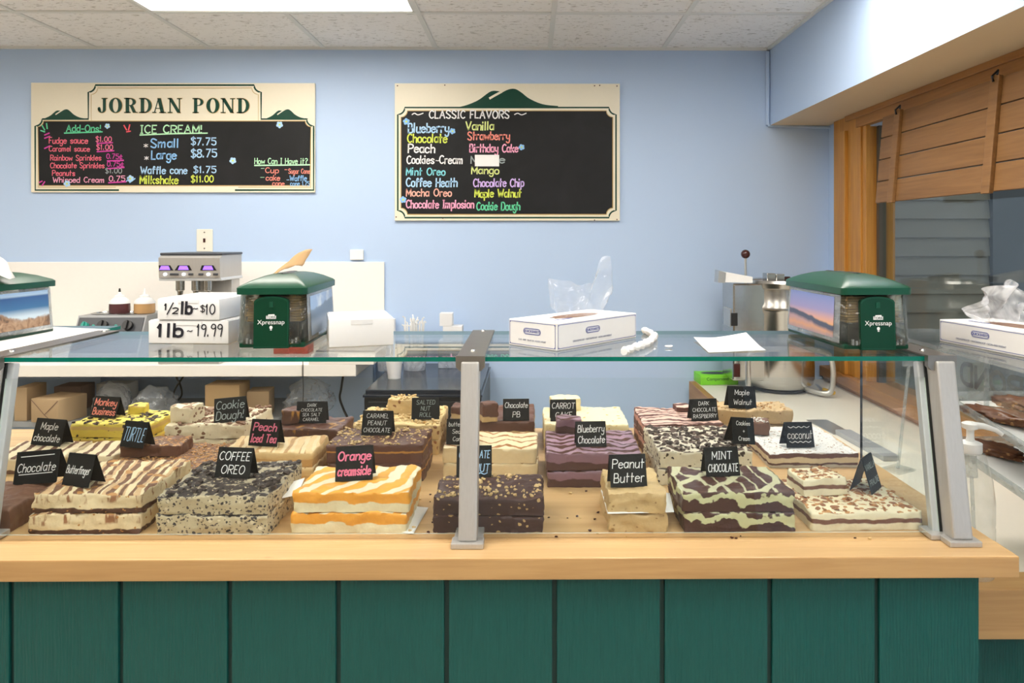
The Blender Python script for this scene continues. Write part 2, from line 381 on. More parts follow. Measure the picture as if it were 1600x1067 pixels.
for i, (a, b, c, d) in enumerate(LIGHTS):
    lb = ('recessed ceiling light panel above the green lettered menu sign' if i == 0 else 'recessed ceiling light panel beside the soffit on the right' if i == 1
          else 'recessed ceiling light panel above the customer side')
    t = thing('ceiling_light', lb, 'light', ((a + b) / 2, (c + d) / 2, ZCEIL), 0, 'ceiling light panels' if i > 1 else None)
    hx, hy = (b - a) / 2, (d - c) / 2
    fr = BM()
    for sx in (-1, 1): bb(fr, sx * hx - (sx > 0) * .022, sx * hx + (sx < 0) * .022, -hy, hy, -.004, .05)
    for sy in (-1, 1): bb(fr, -hx, hx, sy * hy - (sy > 0) * .022, sy * hy + (sy < 0) * .022, -.004, .05)
    obj('light_frame', fr, M['tee'], t)
    obj('diffuser', bb(BM(), -hx + .022, hx - .022, -hy + .022, hy - .022, .03, .05), lamp_mat, t)
# corner conduit
bm = BM(); tube(bm, [(XS - .012, YB - .012, ZS), (XS - .012, YB - .012, ZCEIL - .02)], .011, 10)
tube(bm, [(XS - .012, YB - .012, ZS), (XS + .33, YB - .012, ZS - .012)], .008, 8)
tag(obj('wall_conduit', bm, M['blue'], smooth=True), 'blue painted conduit in the corner beside the soffit', 'pipe')

# window in the right wall: frame, sill, glass, outside siding
wf = BM()
bb(wf, XR - .028, XR, WY1 - .02, YB - .13, .80, ZS, .004)                      # wide casing board
bb(wf, XR - .045, XR - .005, WY1 + .12, WY1 + .17, .80, ZS - .07, .004)        # raised bead
bb(wf, XR - .02, XR + .12, WY1 - .06, WY1 - .018, .80, ZS - .07, .003)           # jamb
o = struct('window_1', wf, M['pine'])
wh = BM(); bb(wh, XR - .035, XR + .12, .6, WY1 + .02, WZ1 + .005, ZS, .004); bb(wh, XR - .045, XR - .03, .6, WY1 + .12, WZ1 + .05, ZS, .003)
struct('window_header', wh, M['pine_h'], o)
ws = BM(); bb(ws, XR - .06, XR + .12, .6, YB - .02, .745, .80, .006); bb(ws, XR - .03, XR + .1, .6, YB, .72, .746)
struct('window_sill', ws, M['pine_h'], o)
bm = BM(); bb(bm, XR + .045, XR + .051, .6, WY1 - .06, .80, WZ1 + .01); struct('window_pane', bm, M['window_glass'], o)
bm = BM(); bb(bm, XR + .03, XR + .065, WY1 - .085, WY1 - .06, .80, WZ1 + .01); struct('window_sash', bm, flat('bronze_sash', (.10, .09, .075), .4, .3), o)
# POND: a sign's reflection in the pane, modelled as reversed dark letters
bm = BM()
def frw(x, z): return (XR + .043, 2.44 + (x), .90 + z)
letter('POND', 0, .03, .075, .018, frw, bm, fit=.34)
tag(obj('sign_reflection', bm, M['gasket']), 'dark reversed letters POND imitating a sign reflected in the window glass', 'lettering')
# outside: grey lap siding
bm = BM(); z = -.1
while z < 3.1:
    v = [(1.80, 4.08, z), (2.62, 4.08, z), (2.62, 4.095, z + .106), (1.80, 4.095, z + .106)]
    prism(bm, [(4.062, z), (4.13, z), (4.13, z + .106), (4.078, z + .106)], XR + .14, 2.60, lambda a, x, zz: (x, a, zz)); z += .106
bb(bm, XR + .14, 2.60, 4.12, 4.2, -.1, 3.1)
n = NT('grey_lap_siding'); tag(struct('wall_outside', bm, n.fin(n.mix(n.noise(6, 3), (.36, .34, .29), (.42, .39, .33)), .7)), 'grey lap siding outside the window')
sbox('trim_2', 2.60, 3.9, 4.04, 4.2, -.1, 3.1, flat('grey_corner_board', (.15, .17, .20), .6))
sbox('ground_outside', XR + .12, 7, -2, 9, -.3, -.12, flat('dark_paving', (.06, .06, .07), .8))
# wooden blind hung inside the window
t = thing('wooden_blind', 'wooden slatted blind hanging in the window under the header', 'blind', (XR - .07, 2.2, 2.02))
tilt = Matrix.Rotation(R(5), 3, 'Y')
for k in range(4):
    bm = BM(); box(bm, tilt @ Vector((0, .235, -.05 - k * .0955)), (.014, 1.45, .091), tilt, .002)
    obj('slat', bm, M['blind'], t)
for y in (.807, .174, -.45):
    bm = BM(); box(bm, tilt @ Vector((-.014, y, -.195)), (.016, .045, .39), tilt, .003)
    bt = obj('batten', bm, M['blind'], t)
    bm = BM(); tube(bm, [tilt @ Vector((-.024, y, -.02)), (-.03, y, .0), (-.01, y, .02), (.0, y + .02, .012)], .004, 8); obj('hook', bm, M['black'], bt, True)

# ------------------------------------------------------------------ service side: left back counter, wall panel, low right counter
CZ = .90
bm = BM(); bb(bm, -3.6, at(601, 409, YB).x, YB - .012, YB, .85, at(601, 409, YB).z, .003)
tag(struct('wall_panel', bm, M['white_panel']), 'white splash panel on the wall above the back counter')
xe = at(556, 575, 3.36).x
t = thing('back_counter', 'white laminate counter along the wall below the menu sign', 'counter', (-2, 3.6, 0))
bm = BM(); bb(bm, -1.6, xe + 2 - .25, -.24, .31, CZ - .056, CZ, .004); obj('worktop', bm, M['white_lam'], t)
bm = BM(); bb(bm, xe + 2 - .248, xe + 2, -.24, .31, CZ - .056, CZ, .004); obj('end_section', bm, M['white_lam'], t)
for x in (-1.55, -.3, xe + 2 - .05): obj('leg', bb(BM(), x - .02, x + .02, .26, .30, 0, CZ - .056), M['blue'], t)
bm = BM(); bb(bm, -1.6, .80, -.19, .31, .60, .625); obj('lower_shelf', bm, M['grey'], t)
LZ = .72
t = thing('low_counter', 'low white counter with wooden edge below the window', 'counter', (0, 0, 0))
bm = BM(); bb(bm, .885, XR - .002, 1.651, YB - .002, LZ - .03, LZ); obj('worktop', bm, M['cream_lam'], t)
bm = BM(); bb(bm, .852, .885, 1.651, YB - .05, LZ - .105, LZ, .002); obj('side_edging', bm, M['pine_h'], t)
bm = BM(); bb(bm, .862, XR - .002, 1.565, 1.65, LZ - .108, LZ + .001, .003); obj('front_edging', bm, M['maple_edge'], t)
bm = BM(); bb(bm, .872, XR - .002, 1.61, YB - .002, .0, LZ - .031); obj('cabinet', bm, M['siding'], t)

# ------------------------------------------------------------------ serving counter
WF, WB, WXR, WXL, DZ = 1.33, 2.25, .906, -2.3, .897
t = thing('serving_counter', 'green panelled serving counter under the fudge display', 'counter', (0, 1.36, 0))
gx = [ground(x, 1000, 0).x for x in ()]
g0 = at(1370, 950, 1.362).x; xs = [g0 - .2032 * k for k in range(0, 16)][::-1]
edges = [WXL] + [x for x in xs if x > WXL + .05] + [.849]
prev = WXL
for k in range(1, len(edges)):
    a, b = edges[k - 1], edges[k]
    bm = BM(); bb(bm, a + (.0045 if k > 1 else 0), b - (.0045 if k < len(edges) - 1 else 0), 0, .016, 0, DZ - .041, .002)
    obj('siding_board', bm, M['siding'], t)
bm = BM(); bb(bm, WXL, .846, .008, .80, 0, DZ - .042); obj('carcass', bm, M['groove'], t)
bm = BM(); bb(bm, .846, .849, .0165, .80, 0, DZ - .042); obj('end_panel', bm, M['siding'], t)
t = thing('wooden_worktop', 'pale wooden worktop carrying the fudge display', 'worktop', (0, 1.33, DZ))
bm = BM(); bb(bm, WXL, WXR, 0, .074, -.04, 0, .003)
for f in bm.faces:
    f.normal_update()
    if f.normal.y < -.5: f.material_index = 1
obj('front_rail', bm, [M['maple'], M['maple_edge']], t)
bm = BM(); bb(bm, WXL, WXR, .0765, WB - WF, -.04, -.0015, .0015); obj('deck', bm, M['maple'], t)
bm = BM(); bb(bm, WXL + .01, WXR - .01, .06, .09, -.039, -.006); obj('joint', bm, M['maple_edge'], t)

# ------------------------------------------------------------------ display case
TZ = 1.247
PB, PT = Vector((0, 1.408, DZ + .006)), Vector((0, 1.468, TZ - .012))      # post foot and head
ud = (PT - PB).normalized(); nd = ud.cross(Vector((1, 0, 0)))
tiltm = Matrix((Vector((1, 0, 0)), nd, ud)).transposed()             # x right, y = backwards, z up the slope
GY0, GY1 = 1.455, 1.86
PX = [-1.075, -.119, .822]
case = thing('glass_display_case', 'glass display case full of fudge on the wooden worktop', 'display case', (0, 0, 0))
def glassbox(name, x0, x1, y0, y1, z0, z1, par, thin, edge='glass_edge'):
    bm = BM(); bb(bm, x0, x1, y0, y1, z0, z1)
    for f in bm.faces:
        f.normal_update()
        if abs(f.normal[thin]) < .5: f.material_index = 1
    return obj(name, bm, [M['glass'], M[edge]], par)
for a, b in ((PX[0] - .02, PX[1]), (PX[1], PX[2] - .012)):
    glassbox('top_pane', a + .001, b - .001, GY0, GY1, TZ - .009, TZ, case, 2)
L = (PT - PB).length
for a, b in ((PX[0], PX[1]), (PX[1], PX[2])):
    bm = BM(); box(bm, PB + ud * (L - .034) / 2 + Vector(((a + b) / 2, 0, .004)) + nd * .012, (b - a - .03, .005, L - .038), tiltm)
    for f in bm.faces:
        f.normal_update()
        if abs(f.normal.dot(nd)) < .5: f.material_index = 1
    obj('front_pane', bm, [M['glass'], M['pale_edge']], case)
bm = BM(); x = .802
prism(bm, [(1.425, DZ + .0006), (1.744, DZ + .0006), (1.744, TZ - .01), (1.485, TZ - .01)], x - .003, x + .003, lambda a, b, c: (b, a, c))
for f in bm.faces:
    f.normal_update()
    if abs(f.normal.x) < .5: f.material_index = 1
obj('side_pane', bm, [M['glass'], M['gasket']], case)
for i, x in enumerate(PX):
    sgn = 1 if i == 2 else -1 if i == 0 else 0
    wd = .036 if i == 1 else .038
    bm = BM(); box(bm, PB + ud * L / 2 + Vector((x + sgn * .008, 0, 0)) - nd * .012, (wd, .04, L), tiltm, .004)
    p = obj('post', bm, M['alu'], case)
    bm = BM(); box(bm, PB + ud * L / 2 + Vector((x + sgn * .008, 0, 0)) + nd * .0105, (wd + (.006 if sgn else -.006), .004, L), tiltm); obj('gasket', bm, M['gasket'], p)
    bm = BM(); box(bm, PB + ud * L / 2 + Vector((x - sgn * .012, 0, 0)) + nd * .022, (.028, .018, L), tiltm, .003); obj('inner_clamp', bm, M['alu_light'], p)
    bm = BM(); bb(bm, x - .031 + sgn * .008, x + .031 + sgn * .008, 1.368, 1.402, DZ + .0004, DZ + .011, .002)
    bb(bm, x - .028 - sgn * .012, x + .028 - sgn * .012, 1.402, 1.45, DZ + .0004, DZ + .011, .002); obj('foot', bm, M['alu'], p)
    cx = x + sgn * .004
    bm = BM(); bb(bm, cx - .028, cx + .028, GY0 - .01, GY1, TZ, TZ + .003, .001)
    prism(bm, [(cx - .029, TZ + .004), (cx + .029, TZ + .004), (cx + .029, TZ - .018), (cx + .021, TZ - .026), (cx - .021, TZ - .026), (cx - .029, TZ - .018)], GY0 - .014, GY0 - .001)
    cp = obj('cap_strip', bm, M['cap'], p)
    for yy in (GY0 + .06, GY1 - .02):
        bm = BM(); lathe(bm, [(0, .0065), (.004, .006), (.006, .003), (.006, 0)], (cx, yy, TZ), 14); obj('screw', bm, M['steel'], cp, True)
# neighbouring case at the left edge
t = thing('glass_display_case', 'neighbouring glass case cut by the left edge of the photo', 'display case', (0, 0, 0))
glassbox('top_pane', -2.2, PX[0] - .040, GY0, GY1 + .12, TZ - .009, TZ, t, 2)
bm = BM(); box(bm, PB + ud * (L - .018) / 2 + Vector((-1.64, 0, 0)) + nd * .012 + Vector((0, 0, .004)), (1.04, .005, L - .02), tiltm)
obj('front_pane', bm, M['glass'], t)

# ------------------------------------------------------------------ fudge
CH, DK, CRM, TAN, WHT, CAR = (.095, .040, .024), (.055, .024, .017), (.80, .68, .44), (.62, .43, .20), (.86, .82, .68), (.50, .23, .06)
def fudge(name, side, top=None, h=.04, wav=.004, wscale=28, specks=None, tspecks=None, swirl=None, streak=None, rough=.5, smear=None):
    """side: [(height fraction, colour)...] bands from the bottom; specks=(colour, scale, size); swirl=(colour, scale, distortion, width, kind)"""
    n = NT('fudge_' + name); x, y, z = n.sep()
    wv = n.math('SUBTRACT', n.noise(wscale, 3), .5)
    zz = n.math('DIVIDE', n.math('ADD', z, n.math('MULTIPLY', wv, wav * 4)), h)
    stops = []
    for i, (p, c) in enumerate(side):
        if i: stops += [(max(0, p - .025), side[i - 1][1]), (min(1, p + .025), c)]
        else: stops += [(0, c)]
    col = n.ramp(zz, stops) if len(stops) > 1 else None
    if col is None: col = n.mix(0.0, side[0][1], side[0][1])
    grain = n.noise(130, 4)
    if smear: # vertical streaks down the cut side
        s = n.ramp(n.noise(60, 3, n.map((1, 1, .25))), [(smear[1], 0), (smear[1] + .08, 1)]); s = n.math('MULTIPLY', s, n.ramp(zz, [(smear[2], 0), (smear[2] + .1, 1)])); col = n.mix(s, col, smear[0])
    def spk(c0, sp):
        cc, sc, sz = sp[:3]
        wp = n.n.new('ShaderNodeTexNoise'); n.L(n.coord(), wp.inputs['Vector']); wp.inputs['Scale'].default_value = sc * .9; wp.inputs['Detail'].default_value = 2
        va = n.n.new('ShaderNodeVectorMath'); va.operation = 'MULTIPLY_ADD'; n.L(wp.outputs['Color'], va.inputs[0]); va.inputs[1].default_value = (.9 / sc,) * 3; n.L(n.map((1, 1, 1.25)), va.inputs[2])
        d = n.vor(sc, va.outputs[0], rnd=1.0); cn = n.noise(sc * .8, 2); d = n.math('ADD', d, n.math('MULTIPLY', n.math('SUBTRACT', cn, .5), .5))
        return n.mix(n.ramp(d, [(sz, 1), (sz + .05, 0)]), c0, cc)
    if specks:
        for sp in (specks if isinstance(specks, list) else [specks]): col = spk(col, sp)
    tc = top or side[-1][1]
    tcol = n.mix(n.noise(18, 3), tc, tuple(min(1, k * 1.12) for k in tc))
    if swirl:
        for cc, sc, ds, wd, kind in (swirl if isinstance(swirl, list) else [swirl]):
            if kind == 'stripe': wv2 = n.wave(sc, ds, n.map((1, .35, 1), (0, 0, R(-32))), 1.2)
            elif kind == 'across': wv2 = n.wave(sc, ds, n.map((.3, 1, 1)), 1.5, 2, 'BANDS', 'Y')
            elif kind == 'chevron':
                px = n.math('ABSOLUTE', n.math('SUBTRACT', n.math('FRACT', n.math('MULTIPLY', x, 13.0)), .5))
                cv = n.n.new('ShaderNodeCombineXYZ'); n.put(cv.inputs[0], n.math('ADD', y, n.math('MULTIPLY', px, .055))); n.put(cv.inputs[1], x)
                wv2 = n.wave(sc, ds, cv.outputs[0], 2.0)
            else: wv2 = n.wave(sc, ds, n.map((1, .7, 1), (0, 0, R(35))), 1.0, 3)
            tcol = n.mix(n.ramp(wv2, [(wd, 1), (wd + .10, 0)]), tcol, cc)
    if tspecks:
        for sp in (tspecks if isinstance(tspecks, list) else [tspecks]): tcol = spk(tcol, sp)
    nz = n.sep(n.coord('Normal'))[2]
    msk = n.ramp(nz, [(.62, 0), (.72, 1)])
    f = n.mix(msk, col, tcol)
    f = n.mix(n.math('MULTIPLY', grain, .22), f, n.mix(.5, f, (.02, .015, .01)))
    n.bump(n.math('ADD', grain, n.math('MULTIPLY', n.noise(40, 3), 1.3)), .35, .0022)
    n.b.inputs['Subsurface Weight'].default_value = 0
    return n.fin(f, rough, 0, .35)
FM = {
 'chocolate': fudge('chocolate', [(0, (.17, .085, .055))], (.19, .095, .062), rough=.42),
 'crunch': fudge('crunch', [(0, CH), (.24, (.80, .66, .42))], (.60, .40, .22), specks=((.50, .24, .07), 70, .12), swirl=[(CRM, 11, 7, .50, 'stripe'), ((.20, .095, .055), 15, 9, .34, 'stripe')], tspecks=((.52, .26, .09), 36, .26), smear=((.34, .16, .08), .56, .45)),
 'coffee': fudge('coffee', [(0, (.56, .48, .32))], (.42, .36, .26), specks=[((.05, .045, .05), 70, .27), ((.14, .11, .09), 130, .24), ((.70, .62, .44), 60, .20)], tspecks=[((.05, .04, .04), 60, .62), ((.60, .50, .33), 120, .2)]),
 'orange': fudge('orange', [(0, (.85, .75, .50)), (.46, (.90, .40, .055))], (.90, .43, .07), wav=.0075, wscale=20, swirl=((.90, .80, .58), 7, 9, .40, 'marble'), rough=.4),
 'walnut': fudge('walnut', [(0, (.060, .030, .030))], (.085, .042, .040), specks=((.55, .38, .17), 62, .19), rough=.42),
 'peanut': fudge('peanut', [(0, (.60, .42, .20))], (.62, .44, .22), specks=((.36, .22, .09), 70, .11)),
 'mint': fudge('mint', [(0, (.075, .032, .026)), (.44, (.62, .62, .36)), (.82, (.085, .038, .03))], (.095, .042, .034), wav=.020, wscale=24, swirl=[((.66, .64, .42), 5, 10, .13, 'marble'), ((.62, .60, .40), 9, 12, .06, 'stripe')], rough=.36),
 'praline': fudge('praline', [(0, (.82, .74, .52)), (.36, (.20, .085, .045)), (.58, (.84, .76, .54))], (.84, .75, .53), wav=.003, tspecks=[((.32, .13, .05), 44, .34), ((.55, .27, .09), 70, .32)]),
 'maplestripe': fudge('maplestripe', [(0, (.16, .08, .05)), (.18, (.80, .70, .48))], (.82, .70, .48), swirl=((.17, .08, .05), 11, 1.5, .24, 'stripe')),
 'turtle': fudge('turtle', [(0, (.15, .065, .04))], (.17, .08, .05), tspecks=[((.50, .24, .08), 85, .36), ((.70, .52, .28), 130, .2)], rough=.38),
 'peach': fudge('peach', [(0, (.60, .36, .14)), (.5, (.74, .52, .25))], (.80, .58, .30), wav=.004, swirl=[((.55, .32, .13), 9, 6, .20, 'stripe'), ((.88, .70, .42), 14, 6, .22, 'stripe')]),
 'caramelpeanut': fudge('caramelpeanut', [(0, (.125, .056, .042)), (.55, (.55, .27, .06)), (.64, (.125, .056, .042))], (.13, .058, .042), h=.044, wav=.003, rough=.42),
 'butterscotch': fudge('butterscotch', [(0, (.78, .63, .38))], (.82, .69, .45), swirl=((.42, .17, .05), 7.5, 3.0, .10, 'chevron')),
 'blueberry': fudge('blueberry', [(0, (.085, .036, .032)), (.46, (.25, .14, .18))], (.36, .23, .30), wav=.005, swirl=((.10, .038, .03), 9, 4.5, .40, 'chevron'), rough=.34),
 'cookies': fudge('cookies', [(0, (.74, .68, .52))], (.72, .66, .53), specks=((.06, .04, .03), 66, .26), tspecks=((.10, .06, .045), 58, .50)),
 'coconut': fudge('coconut', [(0, (.60, .55, .44)), (.16, (.11, .048, .035)), (.30, (.72, .62, .42)), (.62, (.15, .07, .05)), (.93, (.75, .70, .62))], (.74, .73, .71), wav=.0035, tspecks=[((.40, .28, .20), 60, .16), ((.55, .50, .46), 110, .2)], rough=.7),
 'banana': fudge('banana', [(0, (.82, .64, .10)), (.48, (.72, .50, .16)), (.74, (.84, .68, .12))], (.86, .72, .16), wav=.004, specks=((.07, .045, .03), 45, .12), tspecks=((.09, .055, .04), 52, .34)),
 'dough': fudge('dough', [(0, (.80, .71, .50))], (.80, .71, .52), specks=((.26, .14, .08), 50, .22), tspecks=[((.36, .23, .15), 46, .44)]),
 'seasalt': fudge('seasalt', [(0, (.13, .062, .042))], (.13, .06, .045), smear=((.50, .24, .05), .55, .2), tspecks=((.48, .25, .07), 26, .22), rough=.33),
 'nutroll': fudge('nutroll', [(0, (.72, .53, .26)), (.30, (.70, .50, .24))], (.74, .56, .27), specks=[((.30, .13, .05), 42, .24), ((.80, .62, .33), 60, .2)], tspecks=((.52, .31, .11), 80, .24)),
 'chocpeanut': fudge('chocpeanut', [(0, (.62, .44, .22)), (.36, (.13, .062, .045))], (.15, .07, .052), rough=.4),
 'carrot': fudge('carrot', [(0, (.82, .70, .40))], (.86, .77, .52), specks=((.70, .40, .12), 48, .10), tspecks=((.78, .42, .12), 36, .16)),
 'raspberry': fudge('raspberry', [(0, (.12, .045, .035)), (.5, (.55, .27, .22)), (.82, (.13, .055, .045))], (.76, .50, .42), swirl=((.12, .05, .045), 11, 9, .30, 'across')),
 'maplewalnut': fudge('maplewalnut', [(0, (.54, .37, .18))], (.60, .43, .23), specks=((.34, .20, .09), 60, .14), tspecks=((.38, .24, .11), 70, .28)),
}
def slab_mesh(name, sx, sy, h, seed, rough=1.0, res=.0065, taper=0.0):
    bm = BM(); nx, ny, nz = max(3, int(sx / res)), max(3, int(sy / res)), max(3, int(h / (res * .8)))
    V = {}
    r = .0038
    off = Vector((seed * 3.1, seed * 1.7, seed * .9))
    def vert(i, j, k):
        if (i, j, k) in V: return V[i, j, k]
        p = Vector((sx * (i / nx - .5), sy * (j / ny - .5), h * k / nz))
        rr = min(r, h * .3)
        lo = Vector((-sx / 2 + rr, -sy / 2 + rr, rr * .3)); hi = Vector((sx / 2 - rr, sy / 2 - rr, h - rr))
        q = Vector((min(max(p[a], lo[a]), hi[a]) for a in range(3))); d = p - q
        if d.length > 1e-9:
            big = max(abs(d.x), abs(d.y), abs(d.z)); cap = rr if d.z >= 0 else rr * .3
            p = q + d.normalized() * min(big, cap if d.z < 0 and abs(d.z) == big else rr)
        nvec = Vector((p.x / sx, p.y / sy, (p.z - h / 2) / h * .7)); 
        a = noise.noise_vector(p * 26 + off) * .0030 * rough + noise.noise_vector(p * 75 + off) * .0022 * rough + noise.noise_vector(p * 170 + off) * .0010 * rough
        if k == nz: a.z += noise.noise(p * 16 + off) * .0030 * rough
        if k == 0: a.z = abs(a.z) * .2; 
        p = p + a
        p.x *= 1 - taper * (k / nz - .5)
        p.z = max(p.z, .0)
        V[i, j, k] = bm.verts.new(p); return V[i, j, k]
    for i in range(nx):
        for j in range(ny):
            for k in (0, nz): bm.faces.new((vert(i, j, k), vert(i + 1, j, k), vert(i + 1, j + 1, k), vert(i, j + 1, k)))
    for i in range(nx):
        for k in range(nz):
            for j in (0, ny): bm.faces.new((vert(i, j, k), vert(i + 1, j, k), vert(i + 1, j, k + 1), vert(i, j, k + 1)))
    for j in range(ny):
        for k in range(nz):
            for i in (0, nx): bm.faces.new((vert(i, j, k), vert(i, j + 1, k), vert(i, j + 1, k + 1), vert(i, j, k + 1)))
    return bm
def bits(sx, sy, h, count, size, seed, flatness=.6, edge=0.0):
    """crumbs scattered over the top of a slab"""
    rnd = random.Random(seed); bm = BM()
    for _ in range(count):
        x, y = rnd.uniform(-.49, .49) * sx, rnd.uniform(-.48, .48) * sy
        s = size * rnd.uniform(.55, 1.25)
        m = Matrix.Translation((x, y, h + s * .22)) @ Matrix.Rotation(rnd.uniform(0, 6.3), 4, 'Z') @ Matrix.Rotation(rnd.uniform(-.5, .5), 4, 'X') @ Matrix.Diagonal((s * rnd.uniform(.7, 1.2), s * rnd.uniform(.5, .9), s * flatness, 1))
        r = bmesh.ops.create_icosphere(bm, subdivisions=1, radius=.5, matrix=m)
        for v in r['verts']: v.co += Vector((rnd.uniform(-1, 1), rnd.uniform(-1, 1), rnd.uniform(-1, 1))) * s * .10
    return bm
NUT = fudge('chopped_nut', [(0, (.66, .47, .22))], (.70, .50, .25)); NUTD = fudge('toffee_bit', [(0, (.48, .26, .10))], (.55, .31, .13))
COOK = flat('cookie_crumb', (.06, .042, .036), .7); CHIP = flat('choc_chip', (.24, .13, .08), .5); FLAKE = flat('coconut_flake', (.86, .85, .82), .8); PRAL = flat('praline_crumb', (.38, .17, .06), .6)
seedc = [0]
def slab(name, label, group, mat, x0, x1, yf, d, z, h, yaw=0, top=None, rough=1.0, cat='fudge', taper=0.0):
    seedc[0] += 1; sx = x1 - x0
    o = obj(name, slab_mesh(name, sx, d, h, seedc[0], rough, taper=taper), FM[mat], None, True, ang=70)
    o.location = ((x0 + x1) / 2, yf + d / 2, z); o.rotation_euler = (0, 0, R(yaw)); tag(o, label, cat, group)
    if top:
        nm, m, cnt, size, fl = top
        k = obj(nm, bits(sx, d, h - .001, cnt, size, seedc[0], fl), m, o); k['kind'] = 'stuff'
    return o
GRP = 'fudge slabs in the display case'
def stack(mat, what, x0, x1, yf, d, hs, top=None, rough=1.0, jit=.004, yaw=0, z0=DZ - .0012):
    z = z0; rnd = random.Random(mat)
    for i, h in enumerate(hs):
        last = i == len(hs) - 1
        pre = ('single slab of ' if len(hs) == 1 else 'upper slab of ' if last else 'lower slab of ')
        jx, jy = (rnd.uniform(-jit, jit), rnd.uniform(0, jit)) if i else (0, 0)
        slab('fudge_slab', pre + what, GRP, mat, x0 + jx, x1 + jx, yf + jy, d, z, h, yaw + (rnd.uniform(-1.2, 1.2) if i else 0), top if last else None, rough)
        z += h + .0008
    return z
stack('chocolate', 'plain milk chocolate fudge at the far left front', -1.275, -1.045, 1.45, .18, [.047], rough=1.5, yaw=2)
stack('crunch', 'cream and chocolate striped fudge with dark base, front row left', -.998, -.780, 1.45, .215, [.04, .04], rough=1.6)
stack('coffee', 'grey speckled cookie fudge in the front row', -.743, -.521, 1.445, .215, [.038, .039], ('cookie_crumbs', COOK, 150, .014, .5), 1.6)
stack('orange', 'orange and white swirled fudge', -.477, -.246, 1.45, .17, [.04, .04], rough=1.3, yaw=-1)
stack('walnut', 'dark chocolate nut fudge behind the middle post', -.194, .026, 1.45, .15, [.033, .034], ('chopped_nuts', NUT, 170, .0095, .7), 1.5)
stack('peanut', 'small plain tan fudge in the front row', .158, .276, 1.45, .16, [.037, .037], rough=1.6, jit=.002)
stack('mint', 'brown fudge marbled with pale green', .308, .534, 1.45, .166, [.039, .04], rough=1.1, yaw=1)
stack('praline', 'white fudge with brown middle band at the front right', .566, .793, 1.455, .20, [.037], ('praline_crumbs', PRAL, 130, .010, .35), 1.1, yaw=1.5)
stack('maplestripe', 'cream fudge with thin brown stripes at the left edge', -1.37, -1.185, 1.82, .155, [.04])
slab('fudge_slab', 'narrow cream and brown striped slab left of the turtle fudge', GRP, 'maplestripe', -1.178, -1.062, 1.85, .13, DZ, .036)
stack('turtle', 'flat brown fudge strewn with toffee bits', -1.03, -.77, 1.72, .24, [.038], ('toffee_bits', NUTD, 260, .008, .5), 1.2)
stack('peach', 'peach tan fudge with darker base', -.749, -.522, 1.742, .15, [.037, .037], rough=1.1)
stack('caramelpeanut', 'brown fudge topped with chopped peanuts', -.493, -.258, 1.755, .16, [.044, .044], ('chopped_nuts', NUT, 300, .0085, .55), 1.1)
stack('butterscotch', 'cream fudge with brown zigzag lines', -.213, .02, 1.775, .15, [.037, .037])
stack('blueberry', 'purple and brown fudge with zigzag top', .041, .268, 1.711, .215, [.039, .04])
stack('cookies', 'white fudge covered with dark cookie crumbs', .306, .532, 1.725, .232, [.039, .04], ('cookie_crumbs', COOK, 190, .013, .45), 1.2)
stack('coconut', 'layered brown fudge dusted white with coconut', .616, .847, 1.854, .26, [.037], ('coconut_flakes', FLAKE, 420, .0055, .4), 1.2)
stack('banana', 'yellow fudge with dark flecks in the back row', -1.276, -1.053, 2.014, .17, [.037, .037], ('dark_flecks', COOK, 70, .016, .25), 1.0)
stack('dough', 'cream fudge dotted with brown chips in the back row', -1.007, -.786, 2.0, .22, [.037, .037], ('chocolate_chips', CHIP, 120, .017, .5), 1.3)
stack('seasalt', 'dark chocolate fudge with caramel drips in the back row', -.69, -.51, 1.947, .15, [.037, .037], rough=1.4)
stack('nutroll', 'tan fudge packed with peanuts in the back row', -.483, -.248, 1.97, .22, [.04, .04], ('chopped_nuts', NUT, 200, .012, .6), 1.3)
stack('chocpeanut', 'brown fudge with tan base behind the middle post', -.226, .012, 2.0, .21, [.04, .04], rough=1.2)
stack('carrot', 'pale cream fudge with orange flecks', .039, .274, 2.0, .21, [.037, .037])
stack('raspberry', 'pink and dark brown striped fudge', .311, .53, 1.98, .19, [.04, .04], rough=1.2)
stack('maplewalnut', 'light brown nut fudge at the back right', .56, .78, 2.13, .118, [.04, .04], ('chopped_nuts', NUTD, 60, .009, .5), 1.4)
PG = 'cut pieces of fudge resting on slabs'
def piece(mat, what, pxl, pxr, ypx, z, h, d, yaw=0, rough=1.4, top=None):
    a, b = ground(pxl, ypx, z), ground(pxr, ypx, z)
    slab('fudge_piece', what, PG, mat, a.x, b.x, a.y, d, z + .0005, h, yaw, top, rough)
piece('praline', 'small white fudge piece lying on the white praline slab', 1250, 1322, 775, DZ + .036, .037, .08, 8, 1.0, ('praline_crumbs', PRAL, 26, .010, .35))
piece('dough', 'small cream fudge cube on the chip dotted slab', 266, 303, 661, DZ + .0745, .045, .06, -12)
piece('banana', 'small pale yellow piece behind the pink lettered card', 198, 222, 647, DZ + .0745, .022, .05, 10)
piece('turtle', 'long toffee piece lying on the flat brown slab', 186, 278, 714, DZ + .0375, .028, .09, 3)
piece('seasalt', 'small dark chocolate cube on the caramel drip slab', 438, 466, 663, DZ + .0745, .038, .05, 8)
piece('nutroll', 'small peanut piece on top of the tan nut slab', 606, 648, 647, DZ + .081, .042, .06, -6, 1.4, ('chopped_nuts', NUT, 30, .011, .6))
piece('chocpeanut', 'small brown piece beside the right side of the middle post', 750, 774, 660, DZ + .081, .05, .045, 18)
piece('chocpeanut', 'small brown piece just left of the middle post', 706, 727, 655, DZ + .081, .036, .05, -14)
piece('carrot', 'small cream piece on the orange flecked slab', 861, 906, 643, DZ + .0745, .036, .06, 4)
piece('blueberry', 'small purple piece on the zigzag slab', 870, 909, 678, DZ + .079, .036, .06, -4)
